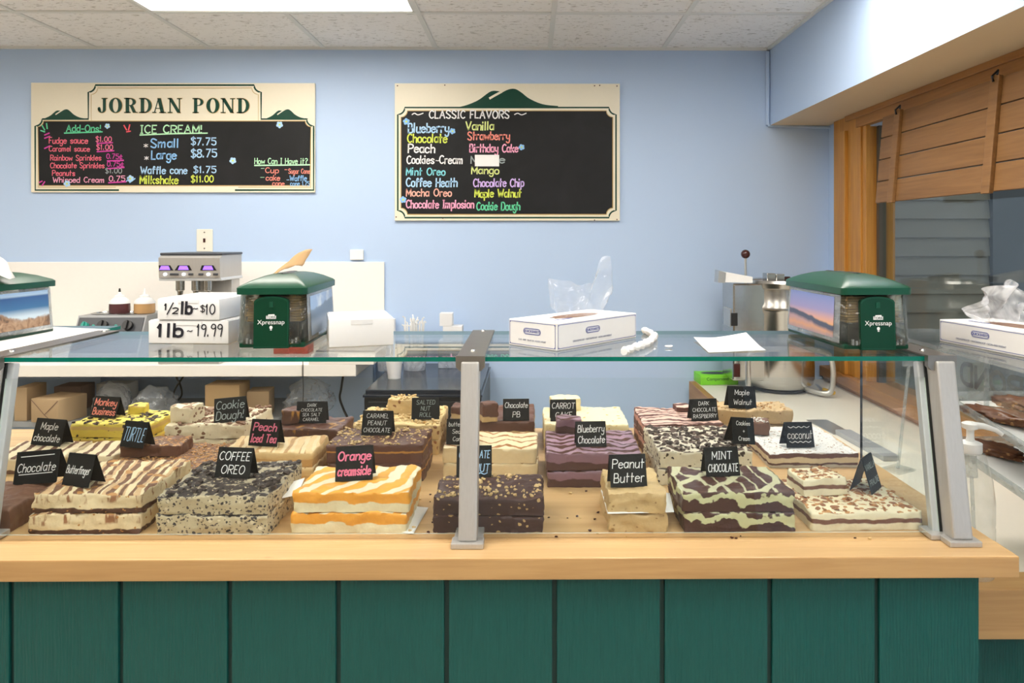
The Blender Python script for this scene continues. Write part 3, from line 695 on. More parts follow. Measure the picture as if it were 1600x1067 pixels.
piece('raspberry', 'small pink piece behind the raspberry card', 1056, 1080, 643, DZ + .081, .016, .04, 4)
piece('chocolate', 'small chocolate piece on the coconut slab', 1174, 1204, 680, DZ + .037, .036, .05, -10, 1.4, ('coconut_flakes', FLAKE, 50, .007, .4))
# paper under some slabs
def sheet(name, label, cat, pts, z, mat, amp=.003, group=None, seed=1, n=10, lift=()):
    """thin paper sheet through four ground corners (a,b,c,d)"""
    a, b, c, d = [Vector(p) for p in pts]; bm = BM(); g = []
    for i in range(n + 1):
        row = []
        for j in range(n + 1):
            u, v = i / n, j / n
            p = (a * (1 - u) + b * u) * (1 - v) + (d * (1 - u) + c * u) * v
            q = p + Vector((0, 0, amp * (1 + noise.noise(p * 14 + Vector((seed, 0, 0)))) + .0006))
            for (lu, lv, la) in lift: q.z += la * max(0, 1 - math.hypot(u - lu, v - lv) / .7) ** 1.5
            row.append(bm.verts.new(q))
        g.append(row)
    for i in range(n):
        for j in range(n): bm.faces.new((g[i][j], g[i + 1][j], g[i + 1][j + 1], g[i][j + 1]))
    o = obj(name, bm, mat, None, True, ang=180); md = o.modifiers.new('s', 'SOLIDIFY'); md.thickness = .0006
    return tag(o, label, cat, group)
z1 = DZ + .0385
sheet('wax_paper', 'white paper sheet sticking out beside the grey speckled fudge', 'paper', [(-.56, 1.50, z1), (-.497, 1.55, z1), (-.497, 1.60, z1 + .02), (-.56, 1.60, z1)], z1, M['white'], .0015)
z1 = DZ + .0372
sheet('wax_paper', 'white paper sheet between the two plain tan slabs', 'paper', [(.155, 1.444, z1), (.29, 1.452, z1), (.302, 1.56, z1), (.155, 1.58, z1)], z1, M['white'], .0008)
sheet('wax_paper', 'white paper sheet under the lower orange swirled slab', 'paper', [(-.30, 1.46, DZ), (-.232, 1.44, DZ), (-.222, 1.58, DZ), (-.3, 1.6, DZ)], DZ, M['white'], .0006)
# crumbs on the deck
rnd = random.Random(4)
for k in range(26):
    px, py = rnd.choice([(rnd.uniform(850, 945), rnd.uniform(765, 835)), (rnd.uniform(640, 680), rnd.uniform(770, 836)), (rnd.uniform(760, 1400), rnd.uniform(836, 842))])
    p = ground(px, py, DZ); s = rnd.uniform(.003, .008); bm = BM()
    r = bmesh.ops.create_icosphere(bm, subdivisions=1, radius=s / 2, matrix=Matrix.Diagonal((1.2, .9, .6, 1)))
    for v in bm.verts: v.co += Vector((rnd.uniform(-1, 1), rnd.uniform(-1, 1), rnd.uniform(-1, 1))) * s * .12
    tag(obj('fudge_crumb', bm, M['maroon'] if k % 3 else NUT, loc=(p.x, p.y, DZ - .001 + s * .3)), 'loose fudge crumb lying on the bare wooden worktop', 'crumb', 'crumbs on the worktop')

# ------------------------------------------------------------------ tent cards
def card(label, xl, xr, yt, yb, z, lines, yaw=0, size=None, wd=None, roll=0, cap=None, sp=1.25, ul=None):
    """folded black card; lines = [(text, ink)]"""
    a = ground((xl + xr) / 2, yb, z); s = (yb - CY) / (ZC - z)
    W, H = (xr - xl) / s / max(.6, math.cos(R(yaw))), (yb - yt) / s * 1.0
    al = R(17)
    fm = Matrix.Rotation(-al, 3, 'X'); bmx = Matrix.Rotation(al, 3, 'X')
    t = bpy.data.objects.new('x', None); bpy.data.objects.remove(t)
    bm = BM(); hp = H / math.cos(al)
    box(bm, fm @ Vector((0, 0, hp / 2)), (W, .0018, hp), fm, .0006, 1)
    apex = fm @ Vector((0, 0, hp)); box(bm, apex + bmx @ Vector((0, 0, -hp / 2)) + Vector((0, .0012, 0)), (W, .0018, hp), bmx, .0006, 1)
    o = obj('tent_card', bm, M['card']); o.location = (a.x, a.y + .0004, z + .0012); o.rotation_euler = (0, R(roll), R(yaw)); tag(o, label, 'sign card', 'black tent cards naming the fudge')
    nl = len(lines); size = size or .62 * hp / (nl * 1.25)
    n_off = fm @ Vector((0, -.0014, 0))
    def fr(x, zz): return fm @ Vector((x, 0, zz)) + n_off
    by = {}
    pitch = hp * .86 / nl
    for i, (s_, ink) in enumerate(lines):
        bs = hp * .93 - (i + .5) * pitch - size * .5
        wtxt = adv(s_) * size / 8 * .9; fit = min(W * .86, wtxt)
        bm = by.setdefault(ink, BM()); letter(s_, -fit / 2, bs, size, wd or size * .105, fr, bm, .12, fit, i)
    if ul:
        bm = by[lines[0][1]]
        for zz in ul: ribbon(bm, catmull([(-W * .38 + W * .76 * k / 8, hp * zz + (.0016 * (-1) ** k if len(ul) == 2 and ul[0] < .3 else .001 * k / 8)) for k in range(9)], 3), size * .1, fr)
    for ink, bm in by.items(): obj('lettering', bm, INK[ink], o)
    return o
T = DZ
card('black tent card lettered Chocolate on the plain chocolate slab', 17, 91, 709, 757, T + .046, [('Chocolate', 'white')], -6, .018, roll=-6, ul=(.30, .84))
card('black tent card with curly white lettering on the cream and chocolate striped slab', 90, 144, 714, 761, T + .0802, [('Butterfinger', 'white')], -20, .015, roll=-2)
card('black tent card lettered Maple Chocolate at the left edge', 43, 98, 658, 697, T + .039, [('Maple', 'white'), ('chocolate', 'white')], -14, .0175)
card('black tent card lettered Monkey Business in red on yellow fudge', 137, 184, 622, 653, T + .0745, [('Monkey', 'coral'), ('Business', 'coral')], -15, .0185, .003)
card('black tent card lettered TURTLE in tall thin letters', 183, 227, 662, 700, T + .0665, [('TURTLE', 'sky')], -18, .032, .0022)
card('dark tent card lettered Cookie Dough on the chip dotted slab', 335, 383, 624, 660, T + .0745, [('Cookie', 'grey'), ('Dough!', 'grey')], 6, .022, .0022, roll=-4)
card('black tent card lettered Peach Iced Tea in pink', 386, 434, 659, 698, T + .0745, [('Peach', 'hotpink'), ('Iced Tea', 'hotpink')], -10, .0185, .003)
card('black tent card lettered COFFEE on the grey speckled slab', 333, 391, 704, 748, T + .0775, [('COFFEE', 'white'), ('OREO', 'white')], -8, .017)
card('black tent card lettered Dark Chocolate Sea Salt Caramel', 462, 509, 630, 662, T + .0745, [('DARK', 'white'), ('CHOCOLATE', 'white'), ('SEA SALT', 'white'), ('CARAMEL', 'white')], 3, .0080)
card('black tent card lettered Caramel Peanut Chocolate', 564, 612, 645, 681, T + .0885, [('CARAMEL', 'white'), ('PEANUT', 'white'), ('CHOCOLATE', 'white')], -3, .0104)
card('black tent card lettered Orange Creamsicle in pink', 524, 582, 702, 752, T + .0803, [('Orange', 'hotpink'), ('creamsicle', 'hotpink')], 3, .0175, .003, roll=-2)
card('dark tent card lettered Salted Nut Roll on the peanut slab', 643, 686, 624, 656, T + .081, [('SALTED', 'grey'), ('NUT', 'grey'), ('ROLL', 'grey')], 4, .0112)
card('black tent card lettered Butterscotch Sea Salt Caramel partly behind the post', 697, 746, 658, 695, T + .0745, [('butterscotch', 'white'), ('Sea Salt', 'white'), ('Caramel', 'white')], 0, .0100)
card('black tent card lettered Chocolate PB right of the post', 786, 827, 626, 658, T + .081, [('Chocolate', 'white'), ('PB', 'white')], 2, .0145)
card('blue black tent card lettered Chocolate Walnut behind the post', 713, 768, 701, 746, T + .0675, [('CHOCOLATE', 'sky'), ('WALNUT', 'sky')], 2, .0155, ul=(.10, .11))
card('black tent card lettered Carrot Cake', 860, 901, 627, 659, T + .0745, [('CARROT', 'white'), ('CAKE', 'white')], 2, .0155)
card('black tent card lettered Blueberry Chocolate on the zigzag slab', 900, 948, 662, 699, T + .079, [('Blueberry', 'white'), ('Chocolate', 'white')], 3, .0165)
card('black tent card lettered Peanut Butter on the small tan slab', 954, 1012, 715, 762, T + .0745, [('Peanut', 'white'), ('Butter', 'white')], 5, .0175)
card('black tent card lettered Dark Chocolate Raspberry', 1080, 1124, 626, 658, T + .081, [('DARK', 'white'), ('CHOCOLATE', 'white'), ('RASPBERRY', 'white')], 8, .0098)
card('black tent card lettered Maple Walnut at the back right', 1138, 1183, 606, 639, T + .081, [('Maple', 'white'), ('Walnut', 'white')], 6, .0145, .0016, roll=3)
card('tilted black tent card lettered Cookies and Cream', 1143, 1183, 656, 695, T + .080, [('Cookies', 'white'), ('+', 'white'), ('Cream', 'white')], 22, .0098, .0015, roll=8)
card('black tent card lettered Coconut between two wavy lines', 1228, 1275, 663, 700, T + .038, [('coconut', 'white')], 10, .020, .0018, roll=2, ul=(.22, .80))
card('black tent card lettered Mint Chocolate', 1103, 1158, 703, 745, T + .0798, [('MINT', 'white'), ('CHOCOLATE', 'white')], 6, .0155)
card('black tent card seen from the side on the praline slab', 1354, 1386, 716, 768, T + .038, [('VANILLA', 'grey'), ('PRALINE', 'grey')], 48, .0115, .0016)

# ------------------------------------------------------------------ menu signs on the back wall
def signframe(Y):
    return lambda d: (lambda x, z: (x, Y - d, z))
def board(name, label, px0, px1, py0, py1, cat='menu sign'):
    a, b = at(px0, py0, YB), at(px1, py1, YB); cx = (a.x + b.x) / 2
    t = thing(name, label, cat, (cx, YB, b.z)); W, H = b.x - a.x, a.z - b.z
    obj('panel', bb(BM(), -W / 2, W / 2, -.016, -.001, 0, H, .002), M['sign_cream'], t)
    def P(px, py):
        p = at(px, py, YB - .017); return (p.x - cx, p.z - b.z)
    return t, P, W, H
def fr(d): return lambda x, z: (x, -.016 - d, z)
def notch(x0, x1, z0, z1, r, k=7):
    pts = []
    for cxx, czz, a0 in ((x0, z1, 270), (x1, z1, 180), (x1, z0, 90), (x0, z0, 0)):
        # concave corner arcs (going clockwise from top-left)
        sweep = {270: (270, 360), 180: (180, 270), 90: (90, 180), 0: (0, 90)}[a0]
        arc = [(cxx + r * math.cos(R(sweep[0] + (sweep[1] - sweep[0]) * i / k)), czz + r * math.sin(R(sweep[0] + (sweep[1] - sweep[0]) * i / k))) for i in range(k + 1)]
        pts += arc
    return pts
def write(t, P, rows):
    """rows: (text, x px, baseline y px, cap height px, width px, ink)"""
    for (s_, x, yb_, cap, wpx, ink) in rows:
        x0, z0 = P(x, yb_); x1, z1 = P(x + wpx, yb_ - cap); size = z1 - z0
        wd = size * (.165 if cap > 9 else .15)
        obj('lettering', letter(s_, x0, z0, size, wd, fr(.0022), fit=x1 - x0, slant=.03), INK[ink], t)
def strokes(t, P, name, ink, lines, wpx):
    for ln in lines:
        pts = [P(*p) for p in ln]; bm = BM(); ribbon(bm, catmull(pts, 4), wpx / 288, fr(.0024)); obj(name, bm, INK[ink], t)
def flower(t, P, px, py, r, ink='sky', mid='yellow'):
    bm = BM(); x, z = P(px, py); rr = r / 288
    for k in range(5):
        a = k * 1.257 + px; cx, cz = x + rr * .62 * math.cos(a), z + rr * .62 * math.sin(a)
        poly(bm, [(cx + rr * .48 * math.cos(j * .785), cz + rr * .48 * math.sin(j * .785)) for j in range(8)], fr(.0024 + k * .0001))
    f = obj('flower', bm, INK[ink], t); bm = BM()
    poly(bm, [(x + rr * .3 * math.cos(j * .785), z + rr * .3 * math.sin(j * .785)) for j in range(8)], fr(.0032)); obj('flower_centre', bm, INK[mid], f)
def hills(t, P, x0, x1, yb_, yt, name='hill_emblem'):
    bm = BM(); w_, h_ = x1 - x0, yb_ - yt
    L1 = catmull([(0, 0), (.10, .12), (.22, .40), (.34, .86), (.42, .88), (.43, .86)], 5)
    back = [P(x0 + u * w_, yb_ - v * h_) for u, v in L1] + [P(x0 + .36 * w_, yb_ - .62 * h_), P(x0 + .40 * w_, yb_ - .45 * h_), P(x0 + .40 * w_, yb_)]
    L2 = catmull([(.385, .60), (.45, .80), (.52, .98), (.58, 1.0), (.64, .82), (.72, .48), (.85, .18), (1.0, .08)], 5)
    front = [P(x0 + .30 * w_, yb_), P(x0 + .34 * w_, yb_ - .52 * h_)] + [P(x0 + u * w_, yb_ - v * h_) for u, v in L2] + [P(x0 + w_, yb_)]
    prism(bm, back, -.0168, -.0172); prism(bm, front, -.0168, -.0176); bm.normal_update(); bmesh.ops.triangulate(bm, faces=[f for f in bm.faces if len(f.verts) > 4])
    o = obj(name, bm, M['sign_green'], t)
    bm = BM(); ribbon(bm, catmull([P(x0 + .335 * w_, yb_ - .50 * h_), P(x0 + .385 * w_, yb_ - .66 * h_), P(x0 + .445 * w_, yb_ - .84 * h_)], 4), .022 * w_ / 288, fr(.0018)); [setattr(v.co, 'y', -.0180) for v in bm.verts]; obj('ridge_line', bm, M['sign_cream'], o)
# sign with ice cream prices
t, P, W, H = board('menu_sign', 'long menu sign with green serif heading and price list', 51.5, 493.5, 130, 301)
def outline(P, x0, x1, yt, yb_, xa, xb, ya, r, k=6):
    def arc(cx, cy, a0, a1): return [(cx + r * math.cos(R(a0 + (a1 - a0) * i / k)), cy - r * math.sin(R(a0 + (a1 - a0) * i / k))) for i in range(k + 1)]
    pts = arc(x0, yt, 270, 360) + [(xa, yt)] + [(xa, ya + r)] + arc(xa, ya, 270, 360)[0:] + arc(xb, ya, 180, 270) + [(xb, yt)] + arc(x1, yt, 180, 270) + arc(x1, yb_, 90, 180)[:1]
    return [P(*p) for p in pts]
r = 11
def arcp(cx, cy, a0, a1, r, k=6): return [(cx + r * math.cos(R(a0 + (a1 - a0) * i / k)), cy - r * math.sin(R(a0 + (a1 - a0) * i / k))) for i in range(k + 1)]
def path_sign(o, r):
    x0, x1, yt, yb_, xa, xb, ya = 55 + o, 490 - o, 186 + o, 297 - o, 138 + o, 408 - o, 133 + o
    return [(185 - o, yb_), (x0, yb_)] + arcp(x0, yt, 270, 360, r) + [(xa, yt)] + arcp(xa, ya, 270, 360, r) + arcp(xb, ya, 180, 270, r) + [(xb, yt)] + arcp(x1, yt, 180, 270, r) + [(x1, yb_), (368 + o, yb_)]
bm = BM(); ribbon(bm, [P(*p) for p in path_sign(0, 11)], 2.6 / 288, fr(.001)); obj('green_border', bm, M['sign_green'], t)
bm = BM(); ribbon(bm, [P(*p) for p in path_sign(4.5, 10)], 1.0 / 288, fr(.001)); obj('gold_line', bm, M['gold'], t)
xl, xr_, yt, yb_ = 61, 484, 191, 290
bl = [(xl, yb_)] + arcp(xl - 2, yt - 2, 270, 360, 9) + arcp(xr_ + 2, yt - 2, 180, 270, 9) + [(xr_, yb_)]
bm = BM(); poly(bm, [P(*p) for p in bl], fr(.0012)); obj('chalkboard', bm, M['chalk'], t)
bm = BM(); ribbon(bm, [P(*p) for p in bl + [bl[0]]], 1.2 / 288, fr(.0014)); obj('gold_line', bm, M['gold'], t)
hills(t, P, 63, 136, 186.5, 171); hills(t, P, 410, 481, 186.5, 171)
# serif heading: thick stems, thin hairlines, slab serifs
def serif(bm, ch, x, z, h, w_, f):
    st, hl, sf = w_ * .27, h * .055, w_ * .13
    def q(x0, x1, z0, z1): poly(bm, [(x + x0 * w_, z + z0 * h), (x + x1 * w_, z + z0 * h), (x + x1 * w_, z + z1 * h), (x + x0 * w_, z + z1 * h)], f)
    def stem(x0, sw=.27, s0=True, s1=True):
        q(x0, x0 + sw, 0, 1)
        if s0: q(x0 - .12, x0 + sw + .12, 0, .055)
        if s1: q(x0 - .12, x0 + sw + .12, .945, 1)
    def ring(cx, cz, rx, rz, ix, iz, a0=0, a1=360, k=28):
        o = [(x + (cx + rx * math.cos(R(a0 + (a1 - a0) * i / k))) * w_, z + (cz + rz * math.sin(R(a0 + (a1 - a0) * i / k))) * h) for i in range(k + 1)]
        n_ = [(x + (cx + ix * math.cos(R(a0 + (a1 - a0) * i / k))) * w_, z + (cz + iz * math.sin(R(a0 + (a1 - a0) * i / k))) * h) for i in range(k + 1)]
        for i in range(k): poly(bm, [o[i], o[i + 1], n_[i + 1], n_[i]], f)
    def dg(x0, z0, x1, z1, sw): poly(bm, [(x + x0 * w_, z + z0 * h), (x + (x0 + sw) * w_, z + z0 * h), (x + (x1 + sw) * w_, z + z1 * h), (x + x1 * w_, z + z1 * h)], f)
    if ch == 'J':
        q(.45, .72, .25, 1); q(.33, .86, .945, 1); ring(.36, .25, .36, .26, .09, .20, 180, 360); ring(.12, .27, .13, .12, 0, 0)
    if ch == 'O': ring(.5, .5, .5, .52, .21, .46)
    if ch == 'D': stem(.12); ring(.42, .5, .55, .5, .28, .445, -90, 90); q(.3, .43, .945, 1); q(.3, .43, 0, .055)
    if ch in 'RP':
        stem(.12); ring(.48, .74, .42, .26, .17, .205, -90, 90); q(.3, .49, .945, 1); q(.3, .49, .48, .535)
        if ch == 'R': dg(.66, .03, .42, .5, .26); q(.66, 1.02, 0, .055)
    if ch == 'A':
        dg(.62, .0, .36, 1, .28); dg(.10, 0, .42, 1, .08); q(.2, .75, .28, .335); q(-.02, .3, 0, .055); q(.5, 1.02, 0, .055)
    if ch == 'N':
        q(.14, .22, 0, 1); q(.82, .90, 0, 1); dg(.70, 0, .06, 1, .26); q(0, .36, 0, .055); q(.0, .3, .945, 1); q(.68, 1.04, .945, 1)
bm = BM(); bg = BM()
xs_, zs_ = P(153, 176); _, zt_ = P(153, 153.5); hh = zt_ - zs_
cells = [('J', 153, 17), ('O', 170.5, 20), ('R', 194, 20), ('D', 217.5, 20), ('A', 238.5, 20), ('N', 262, 21), ('P', 301, 18.5), ('O', 322.5, 20), ('N', 345, 21), ('D', 370, 20)]
for ch, px, wpx in cells:
    if ch == 'P': obj('heading_shadow', bg, M['gold'], t); obj('heading', bm, M['sign_green'], t); bg = BM(); bm = BM()
    serif(bg, ch, P(px - .5, 0)[0], zs_ - .0025, hh + .005, (wpx + 1.4) / 288, fr(.0010)); serif(bm, ch, P(px, 0)[0], zs_, hh, wpx / 288, fr(.0018))
obj('heading_shadow', bg, M['gold'], t); obj('heading', bm, M['sign_green'], t)
write(t, P, [
 ('Add-Ons!', 104, 205.5, 10, 54, 'green'), ('Fudge sauce', 77, 224, 9, 60, 'pink'), ('$1.00', 150, 221.5, 8, 24, 'hotpink'), ('Caramel sauce', 77, 236.5, 8, 63, 'pink'), ('$1.00', 151, 234, 8, 25, 'hotpink'),
 ('Rainbow Sprinkles', 79, 250.5, 8, 79, 'pink'), ('0.75^', 167, 248, 7.5, 24, 'magenta'), ('Chocolate Sprinkles', 79, 262.5, 8, 84, 'pink'), ('0.75^', 168, 260, 7.5, 25, 'magenta'),
 ('Peanuts', 82, 274.5, 8, 35, 'pink'), ('$1.00', 165, 270.5, 7.5, 25, 'grey'), ('Whipped Cream', 83, 285, 8, 80, 'rose'), ('0.75', 171, 283, 8, 24, 'rose'),
 ('ICE CREAM!', 220, 208, 12, 96, 'mint'), ('*', 225, 230, 7, 6, 'white'), ('Small', 236, 230, 13, 43, 'blue'), ('$7.75', 299, 226.5, 11, 38, 'sky'), ('*', 226, 249.5, 7, 6, 'white'), ('Large', 237, 248.5, 13, 38, 'blue'), ('$8.75', 299, 245.5, 12, 39, 'sky'),
 ('Waffle cone', 220, 271.5, 11, 72, 'sky'), ('$1.75', 303, 270, 10, 34, 'sky'), ('Milkshake', 219, 287, 12, 59, 'yellow'), ('$11.00', 299, 284.5, 10, 34, 'yellow'),
 ('How Can I Have it?', 398, 256, 8.5, 82, 'mint'), ('-', 408, 265, 5, 5, 'mint'), ('Cup', 415, 270, 8, 20, 'coral'), ('-', 445, 267, 5, 4, 'coral'), ('Sugar Cone', 451, 271, 7, 33, 'coral'), ('-', 407, 279, 5, 6, 'mint'), ('cake', 416, 282, 8, 21, 'coral'),
 ('cone', 426, 290, 7, 18, 'coral'), ('-', 448, 283, 5, 4, 'sky'), ('Waffle', 453, 282.5, 8, 26, 'blue'), ('cone 1.75', 454, 290, 6.5, 29, 'blue')])
for ink, ls in (('green', [((101, 208), (160, 206))]), ('mint', [((219, 211), (270, 209), (324, 208)), ((398, 258.5), (484, 257.5))]), ('magenta', [((152, 224), (176, 223)), ((152, 237), (178, 235.5)), ((168, 251.5), (193, 250.5)), ((169, 263.5), (194, 261.5)), ((170, 285.5), (197, 284))]),
                ('green', [((66, 196), (70, 203)), ((73, 193), (74, 201)), ((64, 204), (70, 206))]), ('red', [((194, 196), (198, 203)), ((203, 195), (201, 203)), ((198, 206), (204, 205))]), ('magenta', [((70, 211), (77, 208)), ((70, 216), (78, 213)), ((70, 232), (78, 228)), ((62, 285), (66, 283)), ((66, 290), (70, 284))]), ('blue', [((198, 283), (204, 277)), ((203, 285), (211, 279))])):
    strokes(t, P, 'underline', ink, ls, 2.0)
for px, py, k in ((168, 197, 4), (364, 251, 5), (437, 195, 5), (105, 287, 5), (204, 279, 5)): flower(t, P, px, py, k, 'sky' if k < 6 else 'white')
# flavour sign
t, P, W, H = board('flavor_sign', 'menu sign headed Classic Flavors with black chalkboard', 617.5, 968, 131, 345)
a, b = P(622, 167), P(963, 341)
def pathf(o, r): 
    x0, x1, yt, yb_ = 621.5 + o, 962.5 - o, 168 + o, 340 - o
    p = arcp(x0, yt, 270, 360, r) + arcp(x1, yt, 180, 270, r) + arcp(x1, yb_, 90, 180, r) + arcp(x0, yb_, 0, 90, r); return p + [p[0]]
bm = BM(); ribbon(bm, [P(*p) for p in pathf(0, 11)], 2.4 / 288, fr(.001)); obj('green_border', bm, M['sign_green'], t)
bm = BM(); poly(bm, [P(*p) for p in pathf(5, 10)[:-1]], fr(.0012)); bm.normal_update(); bmesh.ops.triangulate(bm, faces=bm.faces[:]); obj('chalkboard', bm, M['chalk'], t)
bm = BM(); ribbon(bm, [P(*p) for p in pathf(5, 10)], 1.3 / 288, fr(.0014)); obj('gold_line', bm, M['gold'], t)
hills(t, P, 712, 872, 168, 139)
for px, py in ((621, 134), (695, 133), (929, 134), (937, 133.5), (964, 134.5), (619, 339), (692, 341), (929, 344), (964, 343)):
    bm = BM(); x, z = P(px, py); tube(bm, [(x, -.0165, z), (x, -.018, z)], .0035, 8); obj('nail_head', bm, M['maroon'], t)
write(t, P, [('CLASSIC FLAVORS', 671, 184.5, 11.5, 124, 'white'),
 ('Blueberry', 638, 207, 14, 63, 'sky'), ('Chocolate', 637, 222.5, 13, 61, 'yellow'), ('Peach', 638, 238.5, 13, 41, 'white'), ('Cookies', 636, 255.5, 12, 42, 'white'), ('~', 681, 254, 7, 5, 'white'), ('Cream', 687, 255.5, 12, 36, 'white'),
 ('Mint Oreo', 635, 273.5, 11, 60, 'cyan'), ('Coffee Heath', 635, 291.5, 13, 79, 'sky'), ('Mocha Oreo', 635, 306.5, 11, 70, 'peach'), ('Chocolate Implosion', 635, 325, 12, 105, 'rose'),
 ('Vanilla', 728, 203, 12.5, 43, 'lemon'), ('Strawberry', 731, 218.5, 12, 65, 'coral'), ('Birthday Cake', 734, 237.5, 12, 75, 'rose'), ('Moose', 736, 255, 11, 52, 'grey'), ('Mango', 737, 271.5, 11, 42, 'lemon'),
 ('Chocolate Chip', 740, 291.5, 12, 78, 'lilac'), ('Maple Walnut', 742, 308, 12, 72, 'yellow'), ('Cookie Dough', 745, 328, 12, 67, 'green')])
strokes(t, P, 'flourish', 'white', [((644, 179), (648, 177), (653, 179.5), (661, 177)), ((804, 179), (809, 177), (815, 179.5), (822, 177))], 1.6)
for px, py, k in ((635, 190, 5), (707, 205, 4.5), (815, 230, 4.5), (630, 312, 5)): flower(t, P, px, py, k, 'blue')
x0, z0 = P(742, 260); x1, z1 = P(780, 242)
bm = BM(); bb(bm, x0, x1, -.021, -.0195, z0, z1, .0004, 1); obj('paper_patch', bm, M['white'], t)

# ------------------------------------------------------------------ wall plates
a, b = at(308, 393, YB), at(333, 358, YB)
t = thing('wall_plate', 'beige switch plate on the wall above the mixer', 'wall plate', ((a.x + b.x) / 2, YB, (a.z + b.z) / 2))
w2, h2 = (b.x - a.x) / 2, (b.z - a.z) / 2
obj('plate', bb(BM(), -w2, w2, -.008, -.0005, -h2, h2, .003), M['offwhite'], t)
bm = BM(); bb(bm, -.006, .006, -.013, -.008, -.011, .011, .002); obj('toggle', bm, M['maroon'], t)
for s in (-1, 1): obj('screw', tube(BM(), [(0, -.008, s * h2 * .72), (0, -.0095, s * h2 * .72)], .004, 10), M['steel'], t)
a, b = at(548, 406, YB), at(569, 390, YB)
tag(obj('junction_cover', bb(BM(), a.x, b.x, YB - .02, YB - .0005, a.z, b.z, .004), M['white']), 'small white square cover on the wall above the panel edge', 'wall plate')

# ------------------------------------------------------------------ things on the glass top
GT = TZ + .0008
def carton(label, pxl, pxr, ypx, d, h, z=GT, yaw=None, lines=None, name='carton_box', cat='box', mat='carton', group=None, lidtab=True, lw=.004):
    a, b = ground(pxl, ypx[0], z), ground(pxr, ypx[1], z); dr = (b - a); W = math.hypot(dr.x, dr.y); yw = math.atan2(dr.y, dr.x) if yaw is None else R(yaw)
    t = thing(name, label, cat, (a.x + dr.x / 2, a.y + dr.y / 2, z), yw, group)
    bm = BM(); bb(bm, -W / 2, W / 2, 0, d, 0, h, .0018, 2); obj('body', bm, M[mat], t, True, ang=35)
    if lidtab:
        bm = BM(); bb(bm, -W / 2 + .003, W / 2 - .003, .002, d - .002, h, h + .0015, .0006, 1); lid = obj('lid_flap', bm, M[mat], t)
        bm = BM(); bb(bm, -W * .17, W * .17, -.0012, -.0002, h * .80, h - .001, .0004, 1); obj('tuck_tab', bm, M[mat], lid)
    for (s_, x, zz, size, fit, wd) in (lines or []):
        obj('lettering', letter(s_, x * W - W / 2, zz * h, size, wd, lambda u, v: (u, -.0013, v), fit=fit * W, slant=.05), M['ink_black'], t)
    return t
carton('lower white carton marked 1 lb 19.99', 232, 357, (536, 537), .20, .051, lines=[('1', .12, .30, .026, .05, .0065), ('lb', .25, .30, .028, .17, .0065), ('~', .49, .45, .012, .06, .0022), ('19.99', .61, .33, .026, .31, .0028)])
carton('upper white carton marked half lb $10 on the other carton', 246, 343, (499.5, 500), .185, .047, z=GT + .0535, lines=[('1', .12, .48, .013, .03, .0032), ('/', .16, .28, .026, .09, .0028), ('2', .25, .30, .013, .08, .0028), ('lb', .40, .30, .026, .15, .006), ('~', .58, .45, .010, .07, .0022), ('$', .70, .40, .014, .06, .0022), ('10', .78, .28, .022, .14, .0028)])
carton('small plain white carton beside the middle napkin dispenser', 514, 615, (543, 538.5), .165, .060)

def picture_mat(kind):
    n = NT('picture_' + kind); x, y, z = n.sep(); ns = n.noise(30, 4)
    if kind == 'sunset':
        hill = n.math('ADD', z, n.math('MULTIPLY', n.math('SUBTRACT', n.noise(14, 2, n.map((0, 1, 0))), .5), .02)); ridge = n.math('ADD', hill, n.math('MULTIPLY', y, -.09))
        sky = n.ramp(n.math('MULTIPLY', z, 9.0), [(.40, (.75, .38, .12)), (.52, (.62, .34, .30)), (.66, (.30, .27, .50)), (.95, (.20, .26, .56))])
        wat = n.ramp(n.math('ADD', n.math('MULTIPLY', z, 9.0), n.math('MULTIPLY', ns, .12)), [(.18, (.17, .20, .32)), (.34, (.60, .30, .16)), (.44, (.44, .27, .28))])
        c = n.mix(n.ramp(ridge, [(.040, 1), (.043, 0)]), sky, (.05, .06, .11)); c = n.mix(n.ramp(ridge, [(.026, 1), (.029, 0)]), c, wat)
    elif kind == 'coast':
        e = n.math('ADD', z, n.math('MULTIPLY', n.math('SUBTRACT', n.noise(18, 4), .5), .05)); e = n.math('ADD', e, n.math('MULTIPLY', y, .06))
        sea = n.ramp(n.math('MULTIPLY', z, 9.0), [(.45, (.55, .66, .74)), (.62, (.05, .16, .33)), (.86, (.04, .11, .28)), (.90, (.40, .55, .74)), (1, (.32, .52, .80))])
        rock = n.ramp(n.noise(38, 5, dist=1.2), [(.3, (.03, .022, .02)), (.45, (.27, .16, .09)), (.65, (.46, .31, .20))]); c = n.mix(n.ramp(e, [(.058, 1), (.062, 0)]), sea, rock)
    else:
        hill = n.math('ADD', z, n.math('MULTIPLY', n.math('SUBTRACT', n.noise(11, 2, n.map((0, 1, 0))), .5), .03)); hill = n.math('ADD', hill, n.math('MULTIPLY', y, -.06))
        sky = n.mix(n.ramp(n.noise(22, 4), [(.5, 0), (.65, 1)]), (.26, .38, .58), (.60, .66, .72)); c = n.mix(n.ramp(hill, [(.07, 1), (.074, 0)]), sky, (.13, .19, .27))
        c = n.mix(n.ramp(z, [(.045, 1), (.06, 0)]), c, (.30, .36, .44))
    return n.fin(c, .3, 0, .5)
